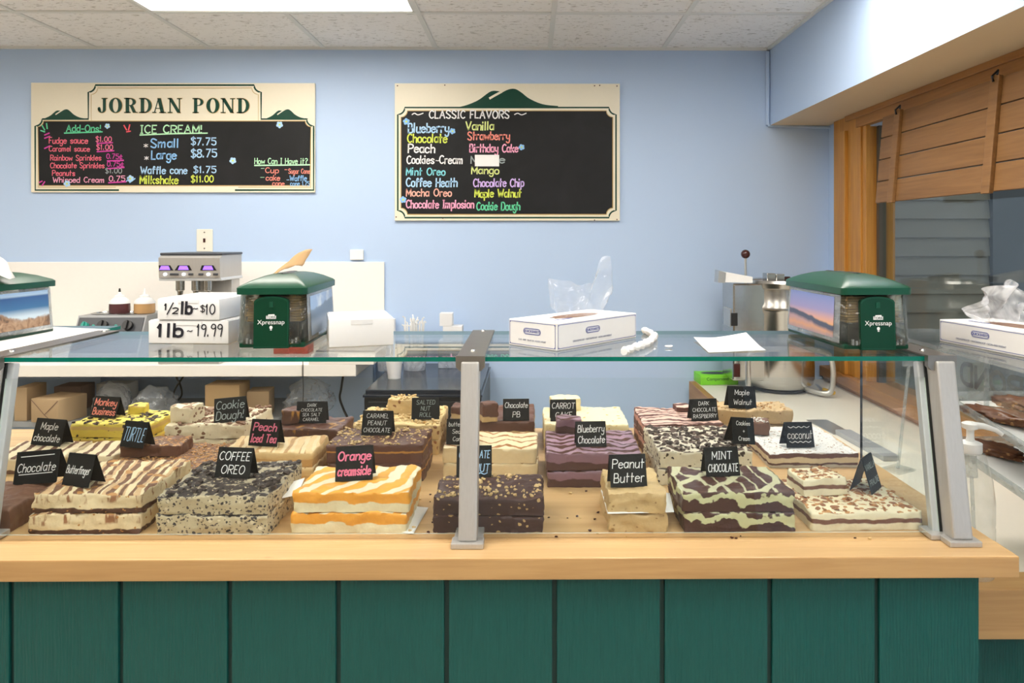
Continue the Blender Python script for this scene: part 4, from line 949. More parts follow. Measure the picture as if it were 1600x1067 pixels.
def dispenser(label, loc, yaw, pic, napkin=False, picL=None):
    """napkin dispenser: front face at local y=0, long side backwards"""
    W, D, H1, H2 = .148, .31, .120, .157
    t = thing('napkin_dispenser', label, 'napkin dispenser', loc, R(yaw))
    bm = BM(); bb(bm, -W / 2 + .004, W / 2 - .004, .002, D - .004, 0, .011, .004)
    obj('base', bm, M['disp_green'], t, True)
    # clear shell: four slightly tapered walls
    bm = BM(); b, tp = (W / 2, D), (W / 2 - .006, D - .008); zb, zt = .008, H1
    q = [(-b[0], 0), (b[0], 0), (b[0], D), (-b[0], D)]; q2 = [(-tp[0], .006), (tp[0], .006), (tp[0], D - .006), (-tp[0], D - .006)]
    A = [bm.verts.new((*p, zb)) for p in q]; Bv = [bm.verts.new((*p, zt)) for p in q2]
    for i in range(4): bm.faces.new((A[i], A[(i + 1) % 4], Bv[(i + 1) % 4], Bv[i]))
    bmesh.ops.bevel(bm, geom=[e for e in bm.edges if abs(e.verts[0].co.z - e.verts[1].co.z) > .05], offset=.012, segments=4, affect='EDGES')
    o = obj('clear_shell', bm, M['smoke'], t, True); md = o.modifiers.new('s', 'SOLIDIFY'); md.thickness = .002; md.offset = -1
    bm = BM()
    for sx in (-1, 1):
        for k in range(4): bb(bm, sx * (.028 + k * .008) - .002, sx * (.028 + k * .008) + .002, -.0015, .004, .010, .019 + .003 * (k % 2))
    for sx in (-1, 1):
        for k in range(5): bb(bm, sx * (W / 2 - .004) - .003, sx * (W / 2 - .004) + .003, .06 + k * .045, .063 + k * .045, .012, .024)
    obj('clips', bm, M['frost'], t)['kind'] = 'stuff'
    # napkins inside
    for k, (z0, z1) in enumerate(((.055, .112),)):
        bm = BM(); n_ = 10
        for j in range(n_):
            zz = z0 + (z1 - z0) * j / n_; off = .002 * math.sin(j * 2.1); bb(bm, -W / 2 + .016 + off, W / 2 - .016 + off, .016, D - .02, zz, zz + (z1 - z0) / n_ * .86, .0012, 1)
        obj('napkin_stack', bm, M['kraft_light'], t)
    bm = BM(); bb(bm, -W / 2 + .02, W / 2 - .02, .02, D - .02, .012, .053, .003); obj('spring_plate', bm, M['black'], t)
    # green arched front panel
    def arch(hw, h0, h1, k=8): return [(-hw, h0), (hw, h0)] + [(hw * math.cos(math.pi * i / k), h1 - .012 + .012 * math.sin(math.pi * i / k)) for i in range(k + 1)]
    fm = lambda x, y, z: (x, y + .05 * z, z)
    bm = BM(); prism(bm, arch(.037, .0, .112), -.007, .004, fm); fp = obj('front_panel', bm, M['disp_green'], t)
    bm = BM(); ribbon(bm, [(x, z) for x, z in arch(.035, .003, .110)] , .002, lambda x, z: fm(x, -.0076, z)); obj('panel_rim', bm, M['disp_lid'], fp)
    bm = BM(); prism(bm, [(-.004, .088), (.004, .088), (.004, .100), (-.004, .100)], -.009, -.006, fm); obj('lock', bm, M['disp_lid'], fp)
    tx = Matrix.Translation((0, -.0081 + .0028, .058)) @ Matrix.Rotation(R(87), 4, 'X')
    wht = INK['white']
    bm = BM(); poly(bm, [(-.0105, .0635), (.0105, .0635), (.0105, .0705), (.0075, .0705), (.007, .0735), (-.006, .073), (-.0065, .0705), (-.0105, .0705)], lambda x, z: fm(x, -.0079, z)); obj('badge', bm, wht, fp)
    text('badge_text', 'TORK', .0075, M['disp_green'], fp, Matrix.Translation((0, -.0083 + .05 * .067, .067)) @ Matrix.Rotation(R(87), 4, 'X'))
    text('panel_text', 'Xpressnap', .0135, wht, fp, Matrix.Translation((0, -.0079 + .05 * .056, .056)) @ Matrix.Rotation(R(87), 4, 'X'))
    bm = BM(); cz = .045
    poly(bm, [(.0035 * math.cos(i * .785), cz + .0038 * math.sin(i * .785)) for i in range(8)], lambda x, z: fm(x, -.0078, z)); poly(bm, [(-.002, cz - .0062), (.002, cz - .0062), (.002, cz - .0042), (-.002, cz - .0042)], lambda x, z: fm(x, -.0078, z)); obj('emblem', bm, wht, fp)
    # pictures on the long sides
    for sx, pk in ((1, pic), (-1, picL or pic)):
        nm = lambda a, y, z, sx=sx: (sx * (W / 2 + .0012 - .0535 * (z - .008)) + a * sx, y, z)
        bm = BM(); prism(bm, [(.014, .012), (D - .014, .012), (D - .018, .114), (.018, .114)], .0, .0012, lambda y, a, z: nm(a, y, z)); fr_ = obj('picture_sleeve', bm, M['frost'], t)
        bm = BM(); prism(bm, [(.042, .020), (D - .026, .020), (D - .028, .108), (.044, .108)], .0013, .0017, lambda y, a, z: nm(a, y, z)); obj('landscape_photo', bm, picture_mat(pk) if pk not in PICS else PICS[pk], fr_)
    # domed lid
    bm = BM(); rings = []
    prof = [(0, 0, H1 - .004), (0, -.0005, H1 + .010), (.004, .004, H1 + .014), (.022, .034, H1 + .025), (.040, .066, H2 - .004), (.052, .092, H2 - .0005), (.060, .12, H2)]
    def rr(ix, iy, z, k=4, r=.012):
        hx, y0, y1 = W / 2 + .002 - ix, -.004 + iy, D + .002 - iy; r = min(r, hx * .6); pts = []
        for cx, cy, a0 in ((hx - r, y0 + r, -90), (hx - r, y1 - r, 0), (-hx + r, y1 - r, 90), (-hx + r, y0 + r, 180)):
            for i in range(k + 1): a = R(a0 + 90 * i / k); pts.append(bm.verts.new((cx + r * math.cos(a), cy + r * math.sin(a), z)))
        return pts
    for p in prof: rings.append(rr(*p))
    for A, B_ in zip(rings, rings[1:]):
        for i in range(len(A)): bm.faces.new((A[i], A[(i + 1) % len(A)], B_[(i + 1) % len(A)], B_[i]))
    bm.faces.new(rings[-1]); bm.faces.new(rings[0][::-1])
    lid = obj('lid', bm, M['disp_lid'], t, True, ang=25)
    bm = BM(); pts = [(.009 * math.sin(v * .5) , .085 + .14 * v / 12, H2 + .0006) for v in range(13)]
    tube(bm, pts, [.003] + [.0085] * 11 + [.003], 8); 
    for v in bm.verts: v.co.z = H2 + (v.co.z - H2) * .15
    obj('slot', bm, M['black'], lid)
    if napkin:
        bm = BM(); g = []; n_ = 12
        for i in range(n_ + 1):
            row = []
            for j in range(7):
                u, v = i / n_, j / 6
                x = -.052 + .085 * u + .012 * v; y = .075 + .05 * v + .06 * u; z = H2 - .020 + .066 * math.sin(min(1, u * 1.2) * 1.35) * (.55 + .45 * v) + .006 * noise.noise((u * 4, v * 4, 0)) + (.010 * v * u)
                row.append(bm.verts.new((x, y, z)))
            g.append(row)
        for i in range(n_):
            for j in range(6): bm.faces.new((g[i][j], g[i + 1][j], g[i + 1][j + 1], g[i][j + 1]))
        o = obj('paper_napkin', bm, M['kraft_light'], None, True, ang=180); md = o.modifiers.new('s', 'SOLIDIFY'); md.thickness = .0008
        o.matrix_world = Matrix.Translation(loc) @ Matrix.Rotation(R(yaw), 4, 'Z')
        tag(o, 'brown paper napkin pulled out of the middle green dispenser', 'napkin')
    return t
PICS = {k: picture_mat(k) for k in ('sunset', 'coast', 'hill')}
a, b = ground(376, 543.5, GT), ground(473, 543.5, GT); m_ = (a + b) / 2
dispenser('green lidded napkin dispenser in the middle with a napkin sticking out', (m_.x, m_.y, GT), 4, 'hill', True)
a = ground(1319, 550, GT)
dispenser('dusty green napkin dispenser at the right with a sunset picture', (a.x + .075, a.y + .012, GT + .003), 2.0, 'sunset')
a = ground(85, 517, GT)
dispenser('green napkin dispenser cut by the left edge with a coast picture', (a.x - .078, a.y - .31, GT), -2, 'coast')
# brown bag above the left dispenser
bm = BM(); p0 = at(0, 425, 1.72); g = []
for i in range(9):
    row = []
    for j in range(6):
        u, v = i / 8, j / 5; row.append(bm.verts.new((p0.x - .02 + .085 * u - .03 * v * u, p0.y - .05 + .06 * v + .01 * math.sin(5 * u), TZ + .145 + (.055 * (1 - u) ** .8 * (.4 + .6 * v)))))
    g.append(row)
for i in range(8):
    for j in range(5): bm.faces.new((g[i][j], g[i + 1][j], g[i + 1][j + 1], g[i][j + 1]))
o = obj('paper_napkin', bm, M['white_lam'], None, True, ang=180); md = o.modifiers.new('s', 'SOLIDIFY'); md.thickness = .001
tag(o, 'pale napkin rising from the dispenser at the left edge', 'napkin')

# boxes of food wrap sheets with plastic pulled out of the top
def wrapbox(label, corner, right_dir, L_, S_, h, nside, left=False):
    t = thing('wrap_sheet_box', label, 'box', corner, right_dir)
    bm = BM(); bb(bm, 0, L_, 0, S_, 0, h, .001, 1); body = obj('body', bm, M['carton'], t)
    bm = BM()
    pts = [(L_ * .5 + L_ * .27 * math.cos(i * .3142) * (1 + .1 * math.sin(i * 3)), S_ * .5 + S_ * .2 * math.sin(i * .3142)) for i in range(20)]
    bm.faces.new([bm.verts.new((x, y, h + .0006)) for x, y in pts]); obj('slot', bm, M['kraft_dark'], body)
    e = .0006
    for nm, W_, f in (('long_side', L_, lambda x, z: (x, -e, z)), ('short_side', S_, lambda x, z: (-e, S_ - x, z))):
        bm = BM(); m_ = .004; r_ = .003
        fr_ = [(m_ + r_, m_), (W_ - m_ - r_, m_), (W_ - m_, m_ + r_), (W_ - m_, h - m_ - r_), (W_ - m_ - r_, h - m_), (m_ + r_, h - m_), (m_, h - m_ - r_), (m_, m_ + r_), (m_ + r_, m_)]
        ribbon(bm, fr_, .0011, f); 
        for cx, cz in ((m_ + .001, m_ + .001), (W_ - m_ - .001, m_ + .001), (W_ - m_ - .001, h - m_ - .001), (m_ + .001, h - m_ - .001)): poly(bm, [(cx + .0018 * math.cos(k * 1.047), cz + .0018 * math.sin(k * 1.047)) for k in range(6)], f)
        cx, cz, hw, hh = W_ * (.42 if nm == 'long_side' else .5), h * .60, .025, .0065
        ov = [(cx + (hw - hh) + hh * math.cos(R(a)), cz + hh * math.sin(R(a))) for a in range(-90, 91, 30)] + [(cx - (hw - hh) + hh * math.cos(R(a)), cz + hh * math.sin(R(a))) for a in range(90, 271, 30)]
        ribbon(bm, ov + [ov[0]], .0010, f); ov2 = [(cx + (x - cx) * .93, cz + (z - cz) * .80) for x, z in ov]; ribbon(bm, ov2 + [ov2[0]], .0006, f)
        pr = obj('printed_border', bm, M['ink_blue'], body)
        rot = Matrix.Rotation(R(90), 4, 'X') if nm == 'long_side' else (Matrix.Rotation(R(-90), 4, 'Z') @ Matrix.Rotation(R(90), 4, 'X'))
        P3 = Vector(f(cx, cz)); text('printed_text', 'QUICKSHEETS', .0078, M['ink_blue'], body, Matrix.Translation(P3) @ rot)
        P3 = Vector(f(W_ * .5 if nm == 'short_side' else cx, h * .26)); text('printed_text', 'GREASEPROOF • WATERPROOF • NON-ABSORBENT' if nm == 'long_side' else 'S-10  1000  10x10 3/4  FOOD WRAP', .0060 if nm == 'long_side' else .0052, M['ink_grey'], body, Matrix.Translation(P3) @ rot)
    text('printed_text', 'QUICKSHEETS', .010, M['ink_blue'], body, Matrix.Translation((L_ * .24, S_ * .3, h + .0005)) @ Matrix.Rotation(R(0), 4, 'Z'))
    return t
c0 = ground(870, 548.5, GT)
wb = wrapbox('white food wrap box with blue borders in the middle of the glass top', (c0.x, c0.y, GT), R(47), .292, .142, .058, 2)
def film(name, label, prof, base, mat, depth, seed, parent_loc, fold=9.0, nu=46, nv=22, axis=Vector((1, 0, 0))):
    """crumpled plastic film: prof = top outline [(u,x,z)], base = (x0,x1,z) pinch line; folds run in depth"""
    bm = BM(); g = []
    def top(u):
        for (u0, x0, z0), (u1, x1, z1) in zip(prof, prof[1:]):
            if u <= u1: k = (u - u0) / (u1 - u0); return x0 + (x1 - x0) * k, z0 + (z1 - z0) * k
        return prof[-1][1:]
    dn = Vector((-axis.y, axis.x, 0))
    for i in range(nu + 1):
        u = i / nu; tx, tz = top(u); bx = base[0] + (base[1] - base[0]) * u; row = []
        for j in range(nv + 1):
            v = j / nv; x = bx + (tx - bx) * v ** .8; z = base[2] + (tz - base[2]) * v
            dd = depth * v ** .6 * (math.sin(u * fold + 1.7 * math.sin(v * 3 + seed)) * .6 + noise.noise((u * 6 + seed, v * 4, seed)) * .9)
            q = noise.noise_vector((u * 9 + seed, v * 7, 2)) * .006 * v
            row.append(bm.verts.new(axis * x + dn * dd + Vector((0, 0, z)) + q))
        g.append(row)
    for i in range(nu):
        for j in range(nv): bm.faces.new((g[i][j], g[i + 1][j], g[i + 1][j + 1], g[i][j + 1]))
    o = obj(name, bm, mat, None, True, ang=180, loc=parent_loc)
    return tag(o, label, 'plastic sheet')
s_ = 690.0; yb = 1130 / s_
def rel(px, py): p = at(px, py, yb); return p.x, p.z
ox = rel(905, 485)
pf = [(u, rel(px, py)[0] - ox[0], rel(px, py)[1] - ox[1]) for u, px, py in ((0, 862, 470), (.08, 858, 424), (.2, 880, 428), (.42, 912, 435), (.55, 928, 430), (.64, 936, 398), (.72, 947, 392), (.78, 956, 390), (.86, 961, 420), (.93, 965, 437), (1, 945, 455))]
film('plastic_sheet', 'clear plastic sheet standing up out of the middle wrap box', pf, (-.035, .05, .0), M['poly'], .020, 3.0, (ox[0], yb + .03, GT + .0575))
# twisted paper, scraps, loose sheets
p = [ground(975, 555, GT), ground(990, 549, GT), ground(1004, 544, GT), ground(1017, 537, GT), ground(1022, 529, GT), ground(1008, 521, GT)]
bm = BM(); tube(bm, [(q.x, q.y, GT + .007) for q in catmull([tuple(k) for k in p], 5) for q in [Vector(q)]], [.0075 + .003 * math.sin(i * 2.3) for i in range(26)], 9)
for v in bm.verts: v.co += noise.noise_vector(v.co * 90) * .0025; v.co.z = max(v.co.z, GT)
tag(obj('crumpled_paper', bm, M['white'], smooth=True, ang=30), 'twisted strip of white paper on the glass beside the wrap box', 'paper')
a = ground(1045, 543, GT); bm = BM(); bmesh.ops.create_icosphere(bm, subdivisions=2, radius=.009, matrix=Matrix.Translation((a.x, a.y, GT + .003)) @ Matrix.Diagonal((1, .7, .3, 1)))
for v in bm.verts: v.co += noise.noise_vector(v.co * 150) * .002; v.co.z = max(v.co.z, GT)
tag(obj('crumpled_paper', bm, M['white'], smooth=True), 'tiny scrap of white paper lying alone on the glass', 'paper')
sheet('paper_sheet', 'loose white paper sheet left of the right napkin dispenser', 'paper', [ground(1107, 551, GT), ground(1197, 548, GT), ground(1166, 528, GT), ground(1084, 530, GT)], GT, M['white'], .0008, lift=((0, 1, .004), (1, 1, .012), (.8, .6, .003)))
sheet('paper_sheet', 'large white paper sheet under the left napkin dispenser', 'paper', [ground(8, 551, GT), ground(172, 515, GT), ground(60, 510, GT), ground(-90, 540, GT)], GT, M['white'], .0004)

# ------------------------------------------------------------------ back counter things
# three spindle drink mixer
a = at(285, 435, 3.5)
t = thing('drink_mixer', 'grey drink mixer with three purple displays below the switch plate', 'mixer', (at(297, 500, 3.385).x, 3.5, CZ))
zb_, zt_ = at(0, 436, 3.40).z - CZ, at(0, 399, 3.40).z - CZ
hw = .142
bm = BM(); prism(bm, [(-.12, zb_ + .006), (.13, zb_ + .006), (.13, zt_), (-.10, zt_), (-.125, zt_ - .012)], -hw, hw, lambda y, x, z: (x, y, z)); hd = obj('head', bm, M['alu'], t)
bm = BM(); bb(bm, -hw - .004, hw + .004, -.105, .135, zt_, zt_ + .012, .005); obj('top_cover', bm, M['dark'], hd, True)
bm = BM(); bb(bm, -hw - .004, hw + .004, -.115, .135, zb_ - .008, zb_ + .006, .004); obj('lower_trim', bm, M['alu_light'], hd, True)
for k, x in enumerate((-.112, -.026, .088)):
    fz = zb_ + .052
    bm = BM(); prism(bm, [(x - .042, fz - .011), (x + .038, fz - .011), (x + .026, fz + .013), (x - .026, fz + .013)] if k == 1 else [(x - .026 - .012 * (k == 2), fz - .011), (x + .038, fz - .011), (x + .024, fz + .013), (x - .03, fz + .013)], -.1235, -.119); dsp = obj('display', bm, M['black'], hd)
    bm = BM(); prism(bm, [(x - .026, fz - .008), (x + .024, fz - .008), (x + .016, fz + .010), (x - .018, fz + .010)], -.1245, -.1235); obj('screen', bm, M['purple_lcd'], dsp)
    for dx in ((.034,) if k == 0 else (-.034, .034)):
        bm = BM(); bb(bm, x + dx - .011, x + dx + .011, -.127, -.121, zb_ + .018, zb_ + .028, .002); obj('button', bm, M['dark'], hd)
    bm = BM(); tube(bm, [(x, -.121, zb_ + .023), (x, -.1265, zb_ + .023)], .0065, 12); obj('indicator_light', bm, M['led'], hd)
bm = BM(); prism(bm, [(.0 - .03 + .034 * math.cos(i * .524), zt_ - .022 + .010 * math.sin(i * .524)) for i in range(12)], -.1185, -.112); bd = obj('badge', bm, M['black'], hd)
bm = BM(); bb(bm, -.05, .138, .02, .12, .02, zb_ - .008, .006); obj('column', bm, M['alu'], t, True)
bm = BM(); bb(bm, -hw, hw, -.13, .11, 0, .022, .006); obj('base', bm, M['alu'], t, True)
for x in (-.075, .0, .055):
    bm = BM(); lathe(bm, [(0, zb_ - .09), (.010, zb_ - .09), (.014, zb_ - .06), (.020, zb_ - .055), (.020, zb_ - .008), (0, zb_ - .008)], (x, -.055, 0), 16); obj('spindle', bm, M['steel'], t, True)
# topping warmer with two squeeze bottles
a, b = ground(128, 520, CZ), ground(235, 520, CZ)
wz = at(180, 490, 3.62).z - CZ
t = thing('topping_warmer', 'grey topping warmer with two black knobs on the back counter', 'food warmer', (at(180, 520, 3.55).x, 3.55, CZ))
hw = .165
bm = BM(); prism(bm, [(-.10, 0), (.22, 0), (.22, wz), (-.02, wz), (-.10, .03)], -hw, hw, lambda y, x, z: (x, y, z)); bd = obj('body', bm, M['grey'], t)
sl = Vector((0, .08, wz - .03)).normalized(); nn = Vector((0, -sl.z, sl.y)); mid = Vector((0, -.06, (wz + .03) / 2))
mt = Matrix((Vector((1, 0, 0)), sl, nn)).transposed()
bm = BM(); box(bm, mid + nn * .002, (hw * 1.9, .175, .003), mt, .001); pn = obj('control_panel', bm, M['dark'], bd)
mid2 = mid; mid = mid + sl * .045
for x, m, r_ in ((-.115, 'teal', .016), (-.03, 'black', .024), (.09, 'black', .024)):
    bm = BM(); tube(bm, [mid + nn * .003 + Vector((x, 0, 0)), mid + nn * .022 + Vector((x, 0, 0))], r_, 18); box(bm, mid + nn * .026 + Vector((x, 0, 0)), (.008, r_ * 1.8, .012), mt, .002); obj('knob', bm, M[m], pn)
for x in (-.078, .03):
    bm = BM(); tube(bm, [mid + nn * .003 + Vector((x, 0, 0)), mid + nn * .008 + Vector((x, 0, 0))], .007, 10); obj('indicator_light', bm, M['teal'], pn)
    bm = BM(); lathe(bm, [(.062, wz - .002), (.068, wz + .004), (.058, wz + .006), (.055, wz + .001)], (x * 1.15, .08, 0), 24); obj('well_ring', bm, M['steel'], bd, True)
for px, lb, sy in ((187, 'squeeze bottle of dark syrup with black tip in the topping warmer', 'syrup_dark'), (226, 'squeeze bottle of caramel syrup with white tip in the topping warmer', 'syrup_tan')):
    p = at(px, 490, 3.63)
    t2 = thing('squeeze_bottle', lb, 'bottle', (p.x, 3.63, CZ + wz + .0025))
    bm = BM(); lathe(bm, [(0, 0), (.046, 0), (.048, .006), (.048, .028), (.047, .052)], n=28); obj('syrup', bm, M[sy], t2, True)
    bm = BM(); lathe(bm, [(.0485, .048), (.047, .058), (.034, .072), (.024, .078), (.022, .088), (.010, .092), (.006, .105), (0, .105)], n=28); cp = obj('cap', bm, M['white'], t2, True)
    bm = BM(); lathe(bm, [(.006, .104), (.004, .122), (0, .124)], n=12); obj('tip', bm, M['black' if px < 200 else 'white'], cp, True)
# scale and red tray
a = ground(535, 548, CZ)
t = thing('kitchen_scale', 'white kitchen scale behind the plain white carton', 'scale', (at(545, 540, 3.5).x, 3.46, CZ))
bm = BM(); prism(bm, [(-.10, 0), (.18, 0), (.18, .045), (-.05, .045), (-.10, .02)], -.15, .15, lambda y, x, z: (x, y, z)); bd = obj('body', bm, M['white_lam'], t)
bm = BM(); box(bm, (-.08, -.077, .034), (.11, .045, .003), Matrix.Rotation(R(27), 3, 'X')); obj('display', bm, M['grey'], bd)
bm = BM(); bb(bm, -.14, .14, -.03, .17, .046, .056, .003); obj('platform', bm, M['steel'], t)
a = ground(427, 553, CZ); b = ground(481, 553, CZ)
tag(obj('red_box', bb(BM(), a.x, b.x, a.y, a.y + .1, CZ + .0005, CZ + .055, .004), M['red'], smooth=True), 'small red box on the back counter behind the middle dispenser', 'box')

# black cabinet with cups
CBZ = .812
a, b = at(568, 611, 3.20), at(752, 611, 3.20)
t = thing('black_cabinet', 'black undercounter cabinet with paper goods on top', 'cabinet', ((a.x + b.x) / 2, 3.2, 0))
hw = (b.x - a.x) / 2
bm = BM(); bb(bm, -hw, hw, .012, .70, .0, CBZ - .032, .004); obj('body', bm, M['black'], t)
bm = BM(); bb(bm, -hw - .004, hw + .004, 0, .705, CBZ - .030, CBZ - .02, .002); obj('worktop_edge', bm, M['black_top'], t)
bm = BM(); bb(bm, -hw + .004, hw - .004, .02, .70, CBZ - .02, CBZ, .003); obj('worktop', bm, M['black_top'], t)
bm = BM(); bb(bm, -hw + .02, hw - .02, .0, .012, .08, CBZ - .05, .002); obj('door', bm, M['black'], t)
def cup(label, px, ypx, r0, r1, h, fill=None, mat='white', name='paper_cup', group=None, n_=0, z=CBZ):
    p = ground(px, ypx, z); t = thing(name, label, 'cup', (p.x, p.y, z + .0005), 0, group)
    bm = BM(); lathe(bm, [(0, .002), (r0 * .9, .002), (r0, 0), (r1, h), (r1 + .003, h + .001), (r1 + .003, h + .004), (r1 - .001, h + .003), (r0 - .002, .004), (0, .004)], n=28); obj('cup_wall', bm, M[mat], t, True)
    return p, t
p, _ = cup('white paper cup packed with white straws at the front of the black cabinet', 616, 591, .030, .040, .10)
SG = 'straws standing in the front cup'
rnd = random.Random(9)
for k in range(34):
    a_, rr = rnd.uniform(0, 6.28), .027 * math.sqrt(rnd.random()); tl = rnd.uniform(-.05, .05); ln = rnd.uniform(.135, .165)
    bm = BM(); b0 = Vector((rr * math.cos(a_) * .7, rr * math.sin(a_) * .7, .006)); b1 = b0 + Vector((rr * math.cos(a_) * .9 + .02, rr * math.sin(a_) * .5, ln)); tube(bm, [b0, b1], .0032, 7)
    tag(obj('straw', bm, M['white'], None, True, loc=(p.x, p.y, CBZ + .001)), 'white paper straw standing in the front cup', 'straw', SG)
p, _ = cup('taller milky tub of bent white straws at the back of the black cabinet', 648, 577, .055, .066, .115, mat='tub')
for k in range(30):
    a_, rr = rnd.uniform(0, 6.28), .048 * math.sqrt(rnd.random()); ln = rnd.uniform(.215, .262)
    b0 = Vector((rr * math.cos(a_) * .8, rr * math.sin(a_) * .8, .006)); b1 = b0 + Vector((rr * math.cos(a_) * .35, rr * math.sin(a_) * .2, ln)); b2 = b1 + Vector((.012 * math.cos(a_), .01 * math.sin(a_), rnd.uniform(.0, .008)))
    bm = BM(); tube(bm, [b0, b1, b2], .0034, 7); tag(obj('straw', bm, M['white'], None, True, loc=(p.x, p.y, CBZ + .001)), 'white spoon straw standing in the back tub', 'straw', 'straws standing in the back tub')
cup('milky empty tub at the left rear of the black cabinet', 606, 578, .050, .058, .12, mat='tub')
p = ground(703, 576, CBZ)
bm = BM(); bb(bm, -.062, .062, 0, .10, 0, .105, .008); tag(obj('clear_container', bm, M['tub'], loc=(p.x, p.y, CBZ + .0006), smooth=True), 'milky square container at the right rear of the black cabinet', 'container')
z = CBZ + .1065
for k, (w_, d_, h_, dx, nm) in enumerate(((.118, .10, .036, .0, 'lowest folded white carton stacked on the milky square container'), (.100, .08, .075, .012, 'middle white carton stacked on the milky square container'), (.066, .07, .066, -.022, 'topmost small white carton stacked on the milky square container'))):
    bm = BM(); bb(bm, -w_ / 2, w_ / 2, 0, d_, 0, h_, .002); tag(obj('folded_carton', bm, M['carton'], loc=(p.x + dx, p.y + .01, z)), nm, 'carton', 'cartons on the black cabinet'); z += h_ + .0006
a, b = at(617, 524, 3.75), at(618, 507, 3.75)
p = at(606, 510, 3.78); tag(obj('paper_note', bb(BM(), p.x - .055, p.x + .02, 3.86, 3.90, CBZ + .0005, p.z + .03, .002), M['carton']), 'white carton standing behind the straws on the black cabinet', 'carton')

# clutter on the shelf under the back counter
SZ = .6255
def sbx(label, pxl, pxr, yt, Y, d, mat, name='cardboard_box', yaw=0, parts=True):
    a, b, c = at(pxl, yt, Y), at(pxr, yt, Y), 0; w_ = b.x - a.x; h_ = max(.05, a.z - SZ)
    t = thing(name, label, 'box', ((a.x + b.x) / 2, Y, SZ + .0005), R(yaw))
    bm = BM(); bb(bm, -w_ / 2, w_ / 2, 0, d, 0, h_, .004); obj('body', bm, M[mat], t, True)
    if parts:
        bm = BM()
        for s in (-1, 1): ribbon(bm, [(s * w_ * .48, h_ * .95), (0, h_ * .35)], .004, lambda x, z: (x, -.0012, z))
        ribbon(bm, [(0, h_ * .35), (w_ * .3, h_ * .05)], .004, lambda x, z: (x, -.0012, z)); obj('fold_seam', bm, M['kraft_dark'], t)
    return t
sbx('brown paper parcel with folded ends on the shelf at the left', 43, 96, 624, 3.38, .16, 'kraft', 'paper_parcel', -14)
sbx('dark cardboard box behind the brown paper parcel', 84, 126, 604, 3.62, .12, 'kraft_dark', parts=False)
sbx('pale cardboard box beside the left post on the shelf', 22, 42, 606, 3.42, .14, 'kraft', parts=False)
sbx('tan cardboard box below the chip dotted fudge sign', 320, 374, 602, 3.40, .13, 'kraft_light', 'cardboard_box', 0, False)
sbx('yellowish cardboard box right of the tan box', 386, 420, 612, 3.48, .12, 'kraft', 'cardboard_box', 8, False)
sbx('white carton on the shelf behind the milky bags', 150, 200, 600, 3.70, .10, 'carton', 'carton_box', 0, False)
bm = BM(); a = at(30, 592, 3.55)
bmesh.ops.create_icosphere(bm, subdivisions=4, radius=1, matrix=Matrix.Translation((a.x + .06, 3.74, SZ + .22)) @ Matrix.Diagonal((.13, .09, .0, 1)))
bm.free()
def bag(label, px0, px1, yt, Y, seed, mat, d=.12):
    a, b = at(px0, yt, Y), at(px1, yt, Y); bm = BM(); w_ = (b.x - a.x) / 2; h_ = max(.08, a.z - SZ)
    bmesh.ops.create_icosphere(bm, subdivisions=4, radius=1)
    for v in bm.verts:
        c = v.co.copy(); q = .9 + .5 * noise.noise(c * 1.6 + Vector((seed, 0, 0))) + .5 * abs(noise.noise(c * 3.3 + Vector((seed, 5, 0)))) + .2 * abs(noise.noise(c * 8 + Vector((seed, 5, 0))))
        v.co = Vector((c.x * w_ * q, c.y * d * q, max(0, (c.z * .62 + .5) * h_ * (1 + .15 * noise.noise(c * 2.3)))))
    return tag(obj('plastic_bag', bm, M[mat], None, True, ang=180, loc=((a.x + b.x) / 2, Y, SZ + .001)), label, 'bag')
bag('crumpled milky plastic bag left of the yellow fudge', 152, 200, 604, 3.52, 2.0, 'poly', .08)
bag('milky plastic bag on the shelf behind the yellow fudge', 212, 268, 610, 3.46, 5.0, 'poly', .08)
bag('pale plastic bag under the right end of the back counter', 452, 516, 598, 3.54, 9.0, 'poly', .10)
def cord(label, pts, r=.0045):
    bm = BM(); tube(bm, catmull([tuple(at(*p)) for p in pts], 6), r, 8); tag(obj('power_cord', bm, M['black'], smooth=True), label, 'cord')
cord('black power cord looped under the back counter', [(273, 585, 3.70), (281, 600, 3.70), (284, 616, 3.7), (277, 626, 3.7), (271, 618, 3.7), (276, 604, 3.7), (289, 585, 3.70)])
cord('black power cord hanging left of the black cabinet', [(536, 588, 3.86), (533, 608, 3.86), (531, 622, 3.86), (537, 640, 3.86), (545, 660, 3.87), (548, 700, 3.87)], .006)
cord('thin dark cord running down the seam of the back counter', [(473, 562, 3.35), (473.3, 572, 3.351), (473.5, 590, 3.351), (474, 612, 3.352), (473, 640, 3.352)], .0018)
bm = BM(); bb(bm, at(598, 700, YB).x - .06, at(598, 700, YB).x - .035, YB - .02, YB - .001, .05, .84); struct('trim_3', bm, M['blue'])

# ------------------------------------------------------------------ low counter things
kx = at(1218, 600, 3.70); KY = 3.66; ks = 1130 / KY
t = thing('steel_kettle', 'large stainless steel kettle on the low counter by the window', 'kettle', (kx.x * KY / 3.7, KY, LZ + .001))
zz = lambda py: at(1206, py, KY).z - LZ
RK = .168
bm = BM(); lathe(bm, [(0, .012), (.11, .012), (.145, .022), (.162, .04), (RK - .001, .065), (RK, zz(556)), (RK, zz(488)), (RK + .006, zz(483)), (RK + .007, zz(477)), (RK, zz(472)), (RK, zz(450)), (RK + .006, zz(448)), (RK + .010, zz(441)), (RK + .003, zz(437)), (RK - .012, zz(439)), (RK - .014, zz(480)), (0, zz(480))], n=64); bd = obj('body', bm, M['steel'], t, True, ang=30)
bm = BM(); xl_ = at(1140, 500, KY - .06).x - t.location.x; bb(bm, xl_, -.10, -.12, .08, zz(588), zz(441), .01, 3); cb = obj('control_box', bm, M['steel'], t, True)
